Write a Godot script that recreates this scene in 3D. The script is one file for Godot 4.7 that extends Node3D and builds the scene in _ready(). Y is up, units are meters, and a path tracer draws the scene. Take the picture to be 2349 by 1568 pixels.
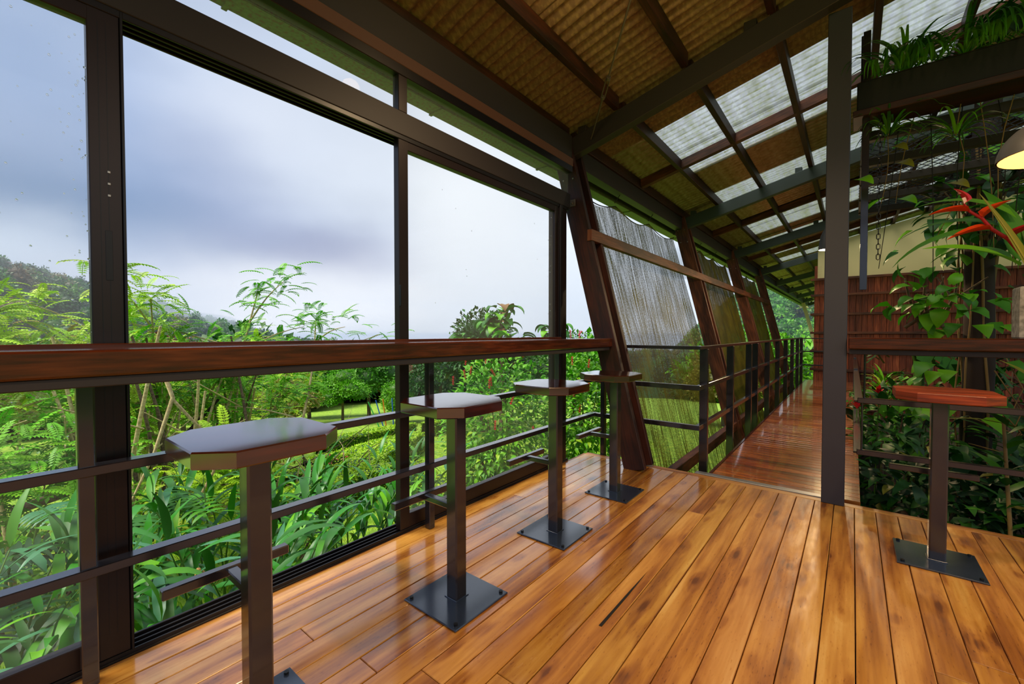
extends Node3D
# An upstairs deck with bar stools, open to a misty garden valley on the left and a covered planting court on the right.
# World: the window wall runs along -z at x = -2; +x points away from it; the deck is at y = 0.

var rng = RandomNumberGenerator.new()
var M = {}
var used = {}


# ---------------------------------------------------------------- mesh collector
class MB:
	var v = PackedVector3Array()
	var n = PackedVector3Array()
	var t = PackedVector2Array()
	var c = PackedColorArray()
	var ix = PackedInt32Array()
	var col = Color.WHITE
	var xf = Transform3D()
	var uvo = Vector2()

	func add(p: Vector3, nn: Vector3, uv: Vector2) -> int:
		v.append(xf * p)
		n.append((xf.basis * nn).normalized())
		t.append(uv + uvo)
		c.append(col)
		return v.size() - 1

	func tri(a: int, b: int, d: int):  # given anticlockwise from outside
		ix.append(a)
		ix.append(d)
		ix.append(b)

	func face(pts: Array, out: Vector3, uvs: Array):
		var nn: Vector3 = (pts[1] - pts[0]).cross(pts[2] - pts[0]).normalized()
		var k = []
		if nn.dot(out) < 0:
			nn = -nn
			for i in range(pts.size() - 1, -1, -1):
				k.append(add(pts[i], nn, uvs[i]))
		else:
			for i in pts.size():
				k.append(add(pts[i], nn, uvs[i]))
		for i in range(1, k.size() - 1):
			tri(k[0], k[i], k[i + 1])

	func box(size: Vector3, at: Vector3, bevel = 0.003):
		var h = size / 2
		var b = minf(bevel, minf(h.x, minf(h.y, h.z)) * 0.45)
		var l = size.max_axis_index()
		var uvof = func(p: Vector3, ax: int) -> Vector2:
			var o = [0, 1, 2]
			o.erase(ax)
			var q = p + h
			if o[0] == l:
				return Vector2(q[o[1]], q[o[0]])
			return Vector2(q[o[0]], q[o[1]])
		for ax in 3:
			var a1 = (ax + 1) % 3
			var a2 = (ax + 2) % 3
			for s in [-1.0, 1.0]:
				var ps = []
				var us = []
				for k in [[-1, -1], [1, -1], [1, 1], [-1, 1]]:
					var p = Vector3()
					p[ax] = s * h[ax]
					p[a1] = k[0] * (h[a1] - b)
					p[a2] = k[1] * (h[a2] - b)
					ps.append(p + at)
					us.append(uvof.call(p, ax))
				var o = Vector3()
				o[ax] = s
				face(ps, o, us)
		if b <= 0.0:
			return
		for ax in 3:
			var a1 = (ax + 1) % 3
			var a2 = (ax + 2) % 3
			for s1 in [-1.0, 1.0]:
				for s2 in [-1.0, 1.0]:
					var ps = []
					var us = []
					for k in [[0, -1], [0, 1], [1, 1], [1, -1]]:
						var p = Vector3()
						p[ax] = k[1] * (h[ax] - b)
						p[a1] = s1 * (h[a1] - (b if k[0] == 1 else 0.0))
						p[a2] = s2 * (h[a2] - (0.0 if k[0] == 1 else b))
						ps.append(p + at)
						us.append(uvof.call(p, a1))
					var o = Vector3()
					o[a1] = s1
					o[a2] = s2
					face(ps, o, us)
		for sx in [-1.0, 1.0]:
			for sy in [-1.0, 1.0]:
				for sz in [-1.0, 1.0]:
					var s = Vector3(sx, sy, sz)
					var ps = []
					for ax in 3:
						var p = Vector3(sx * (h.x - b), sy * (h.y - b), sz * (h.z - b))
						p[ax] = s[ax] * h[ax]
						ps.append(p + at)
					face(ps, s, [Vector2(), Vector2(), Vector2()])

	func beam(a: Vector3, b: Vector3, wide: float, deep: float, up: Vector3, bevel = 0.003):  # a bar from a to b, `deep` along up
		var z = (b - a).normalized()
		var x = up.cross(z).normalized()
		var y = z.cross(x)
		var keep = xf
		xf = keep * Transform3D(Basis(x, y, z), (a + b) / 2)
		box(Vector3(wide, deep, a.distance_to(b)), Vector3(), bevel)
		xf = keep

	func tube(pts: Array, rads: Array, sides = 6, caps = true):
		var rows = []
		var side = Vector3()
		var run = 0.0
		for i in pts.size():
			var d: Vector3 = (pts[mini(i + 1, pts.size() - 1)] - pts[maxi(i - 1, 0)]).normalized()
			if i == 0:
				side = d.cross(Vector3.UP if absf(d.y) < 0.9 else Vector3.RIGHT).normalized()
			else:
				side = (side - d * side.dot(d)).normalized()
				run += pts[i].distance_to(pts[i - 1])
			var oth = d.cross(side)
			var row = []
			for k in sides + 1:
				var a = TAU * k / sides
				var nn = side * cos(a) + oth * sin(a)
				row.append(add(pts[i] + nn * rads[i], nn, Vector2(float(k) / sides * 0.3, run)))
			rows.append(row)
		for i in pts.size() - 1:
			for k in sides:
				tri(rows[i][k], rows[i][k + 1], rows[i + 1][k + 1])
				tri(rows[i][k], rows[i + 1][k + 1], rows[i + 1][k])
		if caps:
			for e in [0, pts.size() - 1]:
				var o = pts[0] - pts[1] if e == 0 else pts[e] - pts[e - 1]
				var ring = []
				var us = []
				for k in sides:
					ring.append(xf.affine_inverse() * v[rows[e][k]])
					us.append(Vector2())
				face(ring, o, us)

	func lathe(prof: Array, segs = 24, at = Vector3()):  # profile of Vector2(radius, height) from bottom to top, outside to the right
		var rows = []
		for i in prof.size():
			var d: Vector2 = prof[mini(i + 1, prof.size() - 1)] - prof[maxi(i - 1, 0)]
			var nn2 = Vector2(d.y, -d.x).normalized()
			var row = []
			for k in segs + 1:
				var a = TAU * k / segs
				row.append(add(at + Vector3(cos(a) * prof[i].x, prof[i].y, sin(a) * prof[i].x), Vector3(cos(a) * nn2.x, nn2.y, sin(a) * nn2.x), Vector2(a * 0.1, prof[i].y)))
			rows.append(row)
		for i in prof.size() - 1:
			for k in segs:
				tri(rows[i][k], rows[i + 1][k + 1], rows[i][k + 1])
				tri(rows[i][k], rows[i + 1][k], rows[i + 1][k + 1])

	func grid(f: Callable, nu: int, nv: int, flip = false):  # f(u, v) -> [position, uv]; the normal is du x dv, or turned over
		var first = v.size()
		var p = []
		for j in nv + 1:
			for i in nu + 1:
				p.append(f.call(float(i) / nu, float(j) / nv))
		for j in nv + 1:
			for i in nu + 1:
				var du: Vector3 = p[j * (nu + 1) + mini(i + 1, nu)][0] - p[j * (nu + 1) + maxi(i - 1, 0)][0]
				var dv: Vector3 = p[mini(j + 1, nv) * (nu + 1) + i][0] - p[maxi(j - 1, 0) * (nu + 1) + i][0]
				var nn = du.cross(dv).normalized()
				add(p[j * (nu + 1) + i][0], -nn if flip else nn, p[j * (nu + 1) + i][1])
		for j in nv:
			for i in nu:
				var a = first + j * (nu + 1) + i
				var b = a + 1
				var d = a + nu + 1
				var e = d + 1
				if flip:
					tri(a, e, b)
					tri(a, d, e)
				else:
					tri(a, b, e)
					tri(a, e, d)

	func leaf(l: float, w: float, rows: int, lift: float, droop: float, fold = 0.25, point = 0.45, stalk = 0.0):  # from the origin along +z, face up
		var pos = Vector3(0, 0, 0)
		var ang = lift
		var step = l / rows
		if stalk > 0.0:
			pos += Vector3(0, sin(ang), cos(ang)) * stalk
		var prev = []
		for i in rows + 1:
			var s = float(i) / rows
			var half = w / 2 * pow(sin(PI * pow(clampf(s, 0.0, 1.0), point)), 0.8) if i > 0 and i < rows else w * 0.02
			var d = Vector3(0, sin(ang), cos(ang))
			var u = Vector3(0, cos(ang), -sin(ang))
			var cur = []
			for k in [-1.0, 0.0, 1.0]:
				var q = pos + Vector3(k * half, 0, 0) + u * absf(k) * half * fold
				cur.append(add(q, (u - Vector3(k * fold, 0, 0)).normalized(), Vector2(0.5 + k * 0.5, s)))
			if i > 0:
				for k in 2:
					tri(prev[k], cur[k + 1], prev[k + 1])
					tri(prev[k], cur[k], cur[k + 1])
			prev = cur
			pos += d * step
			ang -= droop / rows

	func card(at: Vector3, d: Vector3, up: Vector3, l: float, w: float):  # a small folded leaf of four triangles
		var x = up.cross(d).normalized() * w / 2
		var u = d.cross(x).normalized()
		var a = add(at, u, Vector2(0.5, 0))
		var m = at + d * l * 0.5
		var b = add(m - x + u * w * 0.12, u - x.normalized() * -0.25, Vector2(0, 0.5))
		var e = add(m + x + u * w * 0.12, u - x.normalized() * 0.25, Vector2(1, 0.5))
		var f = add(at + d * l - u * l * 0.12, u, Vector2(0.5, 1))
		var g = add(m, u, Vector2(0.5, 0.5))
		tri(a, b, g)
		tri(a, g, e)
		tri(g, b, f)
		tri(g, f, e)

	func blob(r: Vector3, at: Vector3, noise: FastNoiseLite, amp: float, nu = 12, nv = 8):
		grid(func(a, b):
			var th = TAU * a
			var ph = PI * (b - 0.5)
			var d = Vector3(cos(th) * cos(ph), sin(ph), -sin(th) * cos(ph))
			var k = 1.0 + amp * noise.get_noise_3dv((d + at * 0.3) * 40.0)
			return [at + d * r * k, Vector2(a * 3, b * 2)], nu, nv)

	func done() -> ArrayMesh:
		var a = []
		a.resize(Mesh.ARRAY_MAX)
		a[Mesh.ARRAY_VERTEX] = v
		a[Mesh.ARRAY_NORMAL] = n
		a[Mesh.ARRAY_TEX_UV] = t
		a[Mesh.ARRAY_COLOR] = c
		a[Mesh.ARRAY_INDEX] = ix
		var m = ArrayMesh.new()
		m.add_surface_from_arrays(Mesh.PRIMITIVE_TRIANGLES, a)
		return m


# ---------------------------------------------------------------- naming and placing
func numbered(called: String) -> String:
	used[called] = used.get(called, -1) + 1
	return called if used[called] == 0 else "%s_%03d" % [called, used[called]]


func tag(o: Node, label: String, category: String, group = ""):
	o.set_meta("label", label)
	o.set_meta("category", category)
	if group:
		o.set_meta("group", group)
	return o


func thing(called: String, label: String, category: String, at = Vector3(), turn = 0.0, group = ""):
	var o = Node3D.new()
	o.name = numbered(called)
	add_child(o)
	o.position = at
	o.rotation.y = turn
	return tag(o, label, category, group)


func obj(called: String, mesh: Mesh, m: Material, parent: Node = null, xf = Transform3D()):
	var o = MeshInstance3D.new()
	o.mesh = mesh
	o.material_override = m
	o.transform = xf
	if parent == null:
		o.name = numbered(called)
		add_child(o)
	else:
		o.name = called
		parent.add_child(o, true)
	return o


func struct(called: String, mesh: Mesh = null, m: Material = null):
	var o
	if mesh:
		o = obj(called, mesh, m)
	else:
		o = Node3D.new()
		o.name = numbered(called)
		add_child(o)
	o.set_meta("kind", "structure")
	return o


func scatter(called: String, mesh: Mesh, m: Material, xfs: Array, cols: Array, parent: Node = null):  # what nobody could count
	var mm = MultiMesh.new()
	mm.transform_format = MultiMesh.TRANSFORM_3D
	mm.use_colors = cols.size() > 0
	mm.mesh = mesh
	mm.instance_count = xfs.size()
	for i in xfs.size():
		mm.set_instance_transform(i, xfs[i])
		if cols.size():
			mm.set_instance_color(i, cols[i])
	var o = MultiMeshInstance3D.new()
	o.multimesh = mm
	o.material_override = m
	o.set_meta("kind", "stuff")
	if parent == null:
		o.name = numbered(called)
		add_child(o)
	else:
		o.name = called
		parent.add_child(o, true)
	return o


func dup(root: Node3D, at: Vector3, turn: float, label: String, size = 1.0):
	var r = root.duplicate()
	r.name = numbered(String(root.name).rstrip("0123456789_"))
	add_child(r)
	r.position = at
	r.rotation.y = turn
	r.scale = Vector3.ONE * size
	r.set_meta("label", label)
	return r


func boxm(size: Vector3, at = Vector3(), bevel = 0.003) -> ArrayMesh:
	var b = MB.new()
	b.uvo = Vector2(rng.randf() * 3, rng.randf() * 5)
	b.box(size, at, bevel)
	return b.done()


func span(lo: Vector3, hi: Vector3, bevel = 0.003) -> ArrayMesh:
	return boxm((hi - lo).abs(), (lo + hi) / 2, bevel)


func beamm(a: Vector3, b: Vector3, wide: float, deep: float, up = Vector3.UP, bevel = 0.003) -> ArrayMesh:
	var k = MB.new()
	k.uvo = Vector2(rng.randf() * 3, rng.randf() * 5)
	k.beam(a, b, wide, deep, up, bevel)
	return k.done()


func tubem(pts: Array, rads: Array, sides = 6) -> ArrayMesh:
	var k = MB.new()
	k.tube(pts, rads, sides)
	return k.done()


func leafm(l: float, w: float, rows: int, lift: float, droop: float, fold = 0.25, point = 0.45, stalk = 0.0) -> ArrayMesh:
	var k = MB.new()
	k.leaf(l, w, rows, lift, droop, fold, point, stalk)
	return k.done()


func along(d: Vector3, up: Vector3) -> Basis:  # z along d, y towards up
	var z = d.normalized()
	var x = up.cross(z)
	if x.length() < 0.01:
		x = Vector3.RIGHT.cross(z)
	x = x.normalized()
	return Basis(x, z.cross(x), z)


func rdir() -> Vector3:
	var y = rng.randf_range(-1, 1)
	var a = rng.randf() * TAU
	var r = sqrt(1 - y * y)
	return Vector3(cos(a) * r, y, sin(a) * r)


# ---------------------------------------------------------------- materials
func mat(called: String, c: Color, rough: float, metal = 0.0) -> StandardMaterial3D:
	var m = StandardMaterial3D.new()
	m.resource_name = called
	m.albedo_color = c
	m.roughness = rough
	m.metallic = metal
	M[called] = m
	return m


func noise_of(sd: int, freq: float, octaves = 4, warp = 0.0) -> FastNoiseLite:
	var n = FastNoiseLite.new()
	n.seed = sd
	n.noise_type = FastNoiseLite.TYPE_SIMPLEX_SMOOTH
	n.frequency = freq
	n.fractal_octaves = octaves
	if warp > 0.0:
		n.domain_warp_enabled = true
		n.domain_warp_amplitude = warp
		n.domain_warp_frequency = freq * 0.8
	return n


func ramp(p: Array) -> Gradient:  # [offset, colour, ...]
	var g = Gradient.new()
	g.offsets = PackedFloat32Array(range(0, p.size(), 2).map(func(i): return p[i]))
	g.colors = PackedColorArray(range(1, p.size(), 2).map(func(i): return p[i]))
	return g


func wood_image(sd: int, stops: Array, lines = 0.35, specks = 0.0, knots = 0, wide = 256) -> ImageTexture:
	# v runs along the grain: a wavy figure, long fibres and small dark pores
	var tall = 1024
	var fig = noise_of(sd, 0.011, 3, 34.0).get_seamless_image(wide, 160)
	fig.resize(wide, tall, Image.INTERPOLATE_CUBIC)
	var fib = noise_of(sd + 1, 0.09, 3).get_seamless_image(wide, 64)
	fib.resize(wide, tall, Image.INTERPOLATE_CUBIC)
	var por = noise_of(sd + 2, 0.22, 2).get_seamless_image(wide, 256)
	por.resize(wide, tall, Image.INTERPOLATE_BILINEAR)
	for im in [fig, fib, por]:
		im.convert(Image.FORMAT_L8)
	var a = fig.get_data()
	var b = fib.get_data()
	var d = por.get_data()
	var g = ramp(stops)
	var lut = []
	for i in 256:
		lut.append(g.sample(i / 255.0))
	var off = PackedFloat32Array()
	off.resize(wide * tall)
	var r = RandomNumberGenerator.new()
	r.seed = sd
	for j in knots:  # dark eyes with curled grain round them
		var cx = r.randi() % wide
		var cy = r.randi() % tall
		var rx = r.randf_range(12, 24)
		var ry = rx * r.randf_range(1.6, 2.8)
		for y in range(-int(ry * 2.2), int(ry * 2.2)):
			for x in range(-int(rx * 2.2), int(rx * 2.2)):
				var e = sqrt(pow(x / rx, 2) + pow(y / ry, 2))
				if e < 2.2:
					var at = posmod(cy + y, tall) * wide + posmod(cx + x, wide)
					var wob = (a[at] - 128.0) * 0.05
					off[at] -= 34.0 * exp(-pow(e * 1.5, 2)) * 2.4 - 26.0 * sin(e * 7.0 + wob) * (1.0 - e / 2.2) * (0.4 + 0.6 * e / 2.2)
	var out = PackedByteArray()
	out.resize(wide * tall * 3)
	var k = 0
	for i in wide * tall:
		var f = off[i] + a[i] * (1.0 - lines) + b[i] * lines
		f = (f - 128.0) * 1.1 + 132.0
		if specks > 0.0 and d[i] > 188:
			f -= specks * (d[i] - 188)
		var q = lut[clampi(int(f), 0, 255)]
		out[k] = q.r8
		out[k + 1] = q.g8
		out[k + 2] = q.b8
		k += 3
	return ImageTexture.create_from_image(Image.create_from_data(wide, tall, false, Image.FORMAT_RGB8, out))


func grey_tex(sd: int, freq: float, lo: float, hi: float, size = 512, octaves = 4, warp = 0.0) -> NoiseTexture2D:
	return tint_tex(sd, freq, [0.0, Color(lo, lo, lo), 1.0, Color(hi, hi, hi)], size, octaves, warp)


func tint_tex(sd: int, freq: float, stops: Array, size = 512, octaves = 4, warp = 0.0) -> NoiseTexture2D:
	var t = NoiseTexture2D.new()
	t.width = size
	t.height = size
	t.seamless = true
	t.noise = noise_of(sd, freq, octaves, warp)
	t.color_ramp = ramp(stops)
	return t


func triplanar(m: StandardMaterial3D, k: float, world = true):
	m.uv1_triplanar = true
	m.uv1_world_triplanar = world
	m.uv1_scale = Vector3.ONE * k


func leafy(called: String, c: Color, glow: Color, rough = 0.45) -> StandardMaterial3D:
	var m = mat(called, c, rough)
	m.vertex_color_use_as_albedo = true
	m.backlight_enabled = true
	m.backlight = glow
	m.metallic_specular = 0.4
	return m


func materials():
	var grain = grey_tex(5, 0.02, 0.30, 0.62, 512, 4)
	# floor planks: oiled, worn, wet near the windows
	var f1 = [0.0, Color8(104, 56, 18), 0.22, Color8(150, 92, 32), 0.5, Color8(186, 128, 52), 0.78, Color8(208, 154, 74), 1.0, Color8(224, 180, 104)]
	for i in 4:
		var m = mat("floor_wood_%s" % ["a", "b", "wet_a", "wet_b"][i], Color(1, 1, 1), 0.36)
		m.albedo_texture = wood_image(21 + i * 9, f1, 0.24, 1.8, 16) if i < 2 else M["floor_wood_%s" % ["a", "b"][i - 2]].albedo_texture
		m.uv1_scale = Vector3(2.2, 0.42, 1)
		m.vertex_color_use_as_albedo = true
		m.roughness = 1.0 if i < 2 else 0.5
		m.roughness_texture = grain
		m.clearcoat_enabled = true
		m.clearcoat = 0.3 if i < 2 else 0.9
		m.clearcoat_roughness = 0.4 if i < 2 else 0.12
	var f2 = [0.0, Color8(112, 48, 22), 0.35, Color8(164, 84, 40), 0.6, Color8(196, 116, 60), 1.0, Color8(220, 150, 88)]
	var wm = mat("walkway_wood", Color(1, 1, 1), 0.25)
	wm.albedo_texture = wood_image(51, f2, 0.5, 0.6)
	wm.uv1_scale = Vector3(3.0, 0.9, 1)
	wm.vertex_color_use_as_albedo = true
	wm.clearcoat_enabled = true
	wm.clearcoat = 1.0
	wm.clearcoat_roughness = 0.06
	# furniture wood: varnished reddish brown
	var f3 = [0.0, Color8(46, 16, 8), 0.4, Color8(78, 33, 16), 0.7, Color8(102, 48, 22), 1.0, Color8(128, 68, 34)]
	var bm = mat("varnished_wood", Color(1, 1, 1), 0.22)
	bm.albedo_texture = wood_image(71, f3, 0.6, 0.4)
	bm.uv1_scale = Vector3(2.4, 0.7, 1)
	bm.albedo_color = Color(0.85, 0.78, 0.76)
	bm.clearcoat_enabled = true
	bm.clearcoat = 0.6
	bm.clearcoat_roughness = 0.08
	var sb = bm.duplicate()
	sb.resource_name = "seat_wood"
	sb.clearcoat = 1.0
	sb.clearcoat_roughness = 0.09
	sb.roughness = 0.14
	sb.metallic_specular = 0.7
	sb.albedo_color = Color(0.7, 0.52, 0.55)
	M["seat_wood"] = sb
	var ds = bm.duplicate()
	ds.resource_name = "dry_seat_wood"
	ds.albedo_color = Color(1.5, 1.3, 1.1)
	ds.clearcoat_enabled = false
	ds.roughness = 0.42
	M["dry_seat_wood"] = ds
	# rough structural wood: reddish, weathered
	var f4 = [0.0, Color8(34, 18, 12), 0.4, Color8(74, 38, 24), 0.7, Color8(112, 60, 36), 1.0, Color8(140, 86, 54)]
	var rm = mat("post_wood", Color(1, 1, 1), 0.55)
	rm.albedo_texture = wood_image(81, f4, 0.45, 0.8)
	rm.uv1_scale = Vector3(2.0, 0.6, 1)
	var dk = rm.duplicate()
	dk.resource_name = "dark_post_wood"
	dk.albedo_color = Color(0.55, 0.45, 0.45)
	M["dark_post_wood"] = dk
	var pw = rm.duplicate()
	pw.resource_name = "purlin_wood"
	pw.albedo_color = Color(0.6, 0.5, 0.42)
	M["purlin_wood"] = pw
	var wl = mat("cladding_wood", Color(1, 1, 1), 0.6)
	wl.albedo_texture = wood_image(91, [0.0, Color8(64, 26, 14), 0.4, Color8(122, 54, 28), 0.7, Color8(160, 80, 46), 1.0, Color8(184, 106, 66)], 0.6, 0.5)
	wl.uv1_scale = Vector3(2.0, 0.5, 1)
	wl.vertex_color_use_as_albedo = true
	# steel and aluminium
	var st = mat("dark_steel", Color8(38, 35, 40), 0.24)
	st.metallic = 0.25
	st.clearcoat_enabled = true
	st.clearcoat = 1.0
	st.clearcoat_roughness = 0.1
	var pl = mat("plate_steel", Color8(40, 52, 74), 0.22)
	pl.metallic = 0.3
	pl.clearcoat_enabled = true
	pl.clearcoat = 1.0
	pl.clearcoat_roughness = 0.14
	mat("rafter_steel", Color8(48, 42, 42), 0.55, 0.1)
	mat("post_paint", Color8(56, 56, 66), 0.45, 0.1)
	mat("grey_rafter_steel", Color8(66, 78, 78), 0.5, 0.15)
	mat("bronze_frame", Color8(34, 23, 23), 0.34, 0.3)
	mat("header_paint", Color8(36, 28, 30), 0.6, 0.1)
	mat("black_frame", Color8(22, 20, 24), 0.35, 0.3)
	mat("brown_fascia", Color8(96, 60, 44), 0.6)
	mat("bolt_steel", Color8(160, 155, 145), 0.3, 0.8)
	mat("black_bolt", Color8(26, 28, 32), 0.35, 0.4)
	mat("rod_steel", Color8(120, 110, 100), 0.4, 0.6)
	mat("threshold_metal", Color8(150, 152, 158), 0.35, 0.7)
	mat("joint_black", Color8(22, 16, 12), 0.9)
	# roofing
	var ro = mat("rusty_roofing", Color(1, 1, 1), 0.62, 0.15)
	ro.albedo_texture = tint_tex(12, 0.03, [0.0, Color8(112, 84, 64), 0.5, Color8(126, 100, 76), 0.66, Color8(152, 124, 86), 1.0, Color8(162, 136, 102)], 512, 5)
	triplanar(ro, 1.6)
	var gr = mat("weathered_roofing", Color(1, 1, 1), 0.34, 0.8)
	gr.albedo_texture = tint_tex(14, 0.02, [0.0, Color8(120, 104, 80), 0.5, Color8(164, 150, 124), 1.0, Color8(196, 186, 164)], 512, 5)
	triplanar(gr, 1.2)
	var cl = mat("clear_roofing", Color(1, 1, 1), 0.4)
	cl.transparency = BaseMaterial3D.TRANSPARENCY_ALPHA
	cl.albedo_texture = tint_tex(15, 0.018, [0.0, Color(0.44, 0.48, 0.26, 0.9), 0.35, Color(0.62, 0.66, 0.52, 0.72), 0.5, Color(0.6, 0.62, 0.68, 0.66), 0.7, Color(0.72, 0.78, 0.74, 0.52), 1.0, Color(0.42, 0.42, 0.24, 0.9)], 512, 5)
	triplanar(cl, 0.9)
	cl.backlight_enabled = true
	cl.backlight = Color(0.8, 0.8, 0.8)
	var gu = mat("green_gutter_paint", Color(1, 1, 1), 0.5)
	gu.albedo_texture = tint_tex(16, 0.05, [0.0, Color8(92, 46, 24), 0.3, Color8(84, 66, 36), 0.36, Color8(74, 92, 50), 1.0, Color8(90, 112, 62)], 512, 5)
	triplanar(gu, 1.4)
	# shade net
	var ne = mat("shade_net", Color(1, 1, 1), 0.5)
	ne.transparency = BaseMaterial3D.TRANSPARENCY_ALPHA
	ne.albedo_texture = net_image()
	ne.backlight_enabled = true
	ne.backlight = Color(0.9, 0.9, 0.9)
	var n2 = ne.duplicate()
	n2.resource_name = "dense_shade_net"
	n2.albedo_color = Color(0.92, 0.86, 0.75, 1.0)
	n2.albedo_texture = net_image(0.36)
	M["dense_shade_net"] = n2
	mat("black_cord", Color8(16, 15, 14), 0.8)
	# glass
	var gl = mat("window_glass", Color(0.96, 1.0, 0.98, 0.04), 0.02)
	gl.transparency = BaseMaterial3D.TRANSPARENCY_ALPHA
	gl.metallic_specular = 0.22
	var dr = mat("rain_drop", Color(1, 1, 1, 0.02), 0.03)
	dr.refraction_enabled = true
	dr.refraction_scale = 0.033
	dr.transparency = BaseMaterial3D.TRANSPARENCY_ALPHA
	mat("cream_paint", Color8(226, 214, 158), 0.8)
	var co = mat("concrete", Color(1, 1, 1), 0.85)
	co.albedo_texture = tint_tex(17, 0.02, [0.0, Color8(92, 90, 86), 0.5, Color8(140, 138, 134), 1.0, Color8(176, 174, 170)], 256, 5)
	triplanar(co, 4.0)
	mat("planter_black", Color8(10, 10, 10), 0.7)
	mat("soil", Color8(48, 34, 24), 0.95)
	mat("lamp_grey", Color8(92, 92, 96), 0.4, 0.2)
	mat("lamp_inside", Color8(240, 200, 150), 0.7)
	var bu = mat("lamp_bulb", Color(1, 0.9, 0.7), 0.5)
	bu.emission_enabled = true
	bu.emission = Color(1, 0.78, 0.48)
	bu.emission_energy_multiplier = 10.0
	# plants
	leafy("leaf_lime", Color8(158, 196, 38), Color(0.5, 0.62, 0.1))
	leafy("leaf_bright", Color8(104, 172, 24), Color(0.3, 0.55, 0.1))
	leafy("leaf_mid", Color8(70, 134, 28), Color(0.2, 0.4, 0.1))
	leafy("leaf_deep", Color8(44, 98, 32), Color(0.1, 0.26, 0.08))
	leafy("leaf_dark", Color8(34, 72, 38), Color(0.06, 0.14, 0.05))
	leafy("ginger_green", Color8(52, 124, 36), Color(0.16, 0.4, 0.08), 0.26)
	leafy("leaf_olive", Color8(132, 132, 36), Color(0.4, 0.4, 0.08))
	leafy("leaf_yellow", Color8(150, 140, 40), Color(0.3, 0.3, 0.08))
	leafy("leaf_blue", Color8(66, 122, 84), Color(0.15, 0.3, 0.15), 0.3)
	leafy("leaf_brown", Color8(128, 96, 62), Color(0.2, 0.14, 0.08), 0.7)
	leafy("petal_red", Color8(224, 52, 62), Color(0.5, 0.1, 0.1))
	leafy("petal_orange", Color8(236, 74, 22), Color(0.6, 0.16, 0.04))
	leafy("petal_crimson", Color8(168, 24, 34), Color(0.3, 0.04, 0.06))
	leafy("bud_peach", Color8(226, 168, 104), Color(0.4, 0.25, 0.12))
	var bk = mat("bark", Color(1, 1, 1), 0.85)
	bk.albedo_texture = tint_tex(18, 0.03, [0.0, Color8(58, 44, 34), 0.5, Color8(104, 84, 64), 1.0, Color8(140, 120, 96)], 256, 5)
	triplanar(bk, 3.0)
	var pk = mat("pale_bark", Color(1, 1, 1), 0.8)
	pk.albedo_texture = tint_tex(19, 0.03, [0.0, Color8(140, 118, 78), 0.5, Color8(194, 172, 122), 1.0, Color8(220, 206, 166)], 256, 5)
	triplanar(pk, 3.0)
	mat("dark_bark", Color8(54, 42, 38), 0.9)
	mat("green_stem", Color8(84, 122, 48), 0.6)
	mat("vine_tan", Color8(140, 112, 66), 0.8)
	var la = mat("lawn", Color(1, 1, 1), 0.95)
	la.albedo_texture = tint_tex(20, 0.02, [0.0, Color8(74, 104, 24), 0.4, Color8(112, 150, 32), 0.7, Color8(146, 176, 46), 1.0, Color8(160, 160, 60)], 512, 5)
	triplanar(la, 0.35)
	var hl = mat("forest_floor", Color8(38, 70, 34), 0.95)
	hl.metallic_specular = 0.2
	for p in [["blue", Color8(36, 96, 196)], ["green", Color8(60, 176, 84)], ["orange", Color8(232, 128, 38)]]:
		mat("%s_paint" % p[0], p[1], 0.4)


func net_image(thin = 0.0) -> ImageTexture:  # wet woven shade net: olive threads, runs of water as streaks that let more light through
	var w = 512
	var a = noise_of(61, 0.11, 4).get_seamless_image(w, 40)
	a.resize(w, w, Image.INTERPOLATE_CUBIC)
	var b = noise_of(62, 0.008, 4).get_seamless_image(w, w)
	var d = noise_of(63, 0.28, 2).get_seamless_image(w, w)
	for im in [a, b, d]:
		im.convert(Image.FORMAT_L8)
	var p = a.get_data()
	var q = b.get_data()
	var r = d.get_data()
	var out = PackedByteArray()
	out.resize(w * w * 4)
	for i in w * w:
		var s = (p[i] - 128) / 128.0
		var u = (q[i] - 128) / 128.0
		var e = (r[i] - 128) / 128.0
		var o = clampf(0.8 + thin + s * 0.36 + u * 0.1 + e * 0.36, 0.3, 1.0)
		var l = 1.0 + 0.35 * e + 0.3 * u
		out[i * 4] = clampi(int(88 * l), 0, 255)
		out[i * 4 + 1] = clampi(int(82 * l), 0, 255)
		out[i * 4 + 2] = clampi(int(24 * l), 0, 255)
		out[i * 4 + 3] = int(255 * o)
	return ImageTexture.create_from_image(Image.create_from_data(w, w, false, Image.FORMAT_RGBA8, out))


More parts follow.
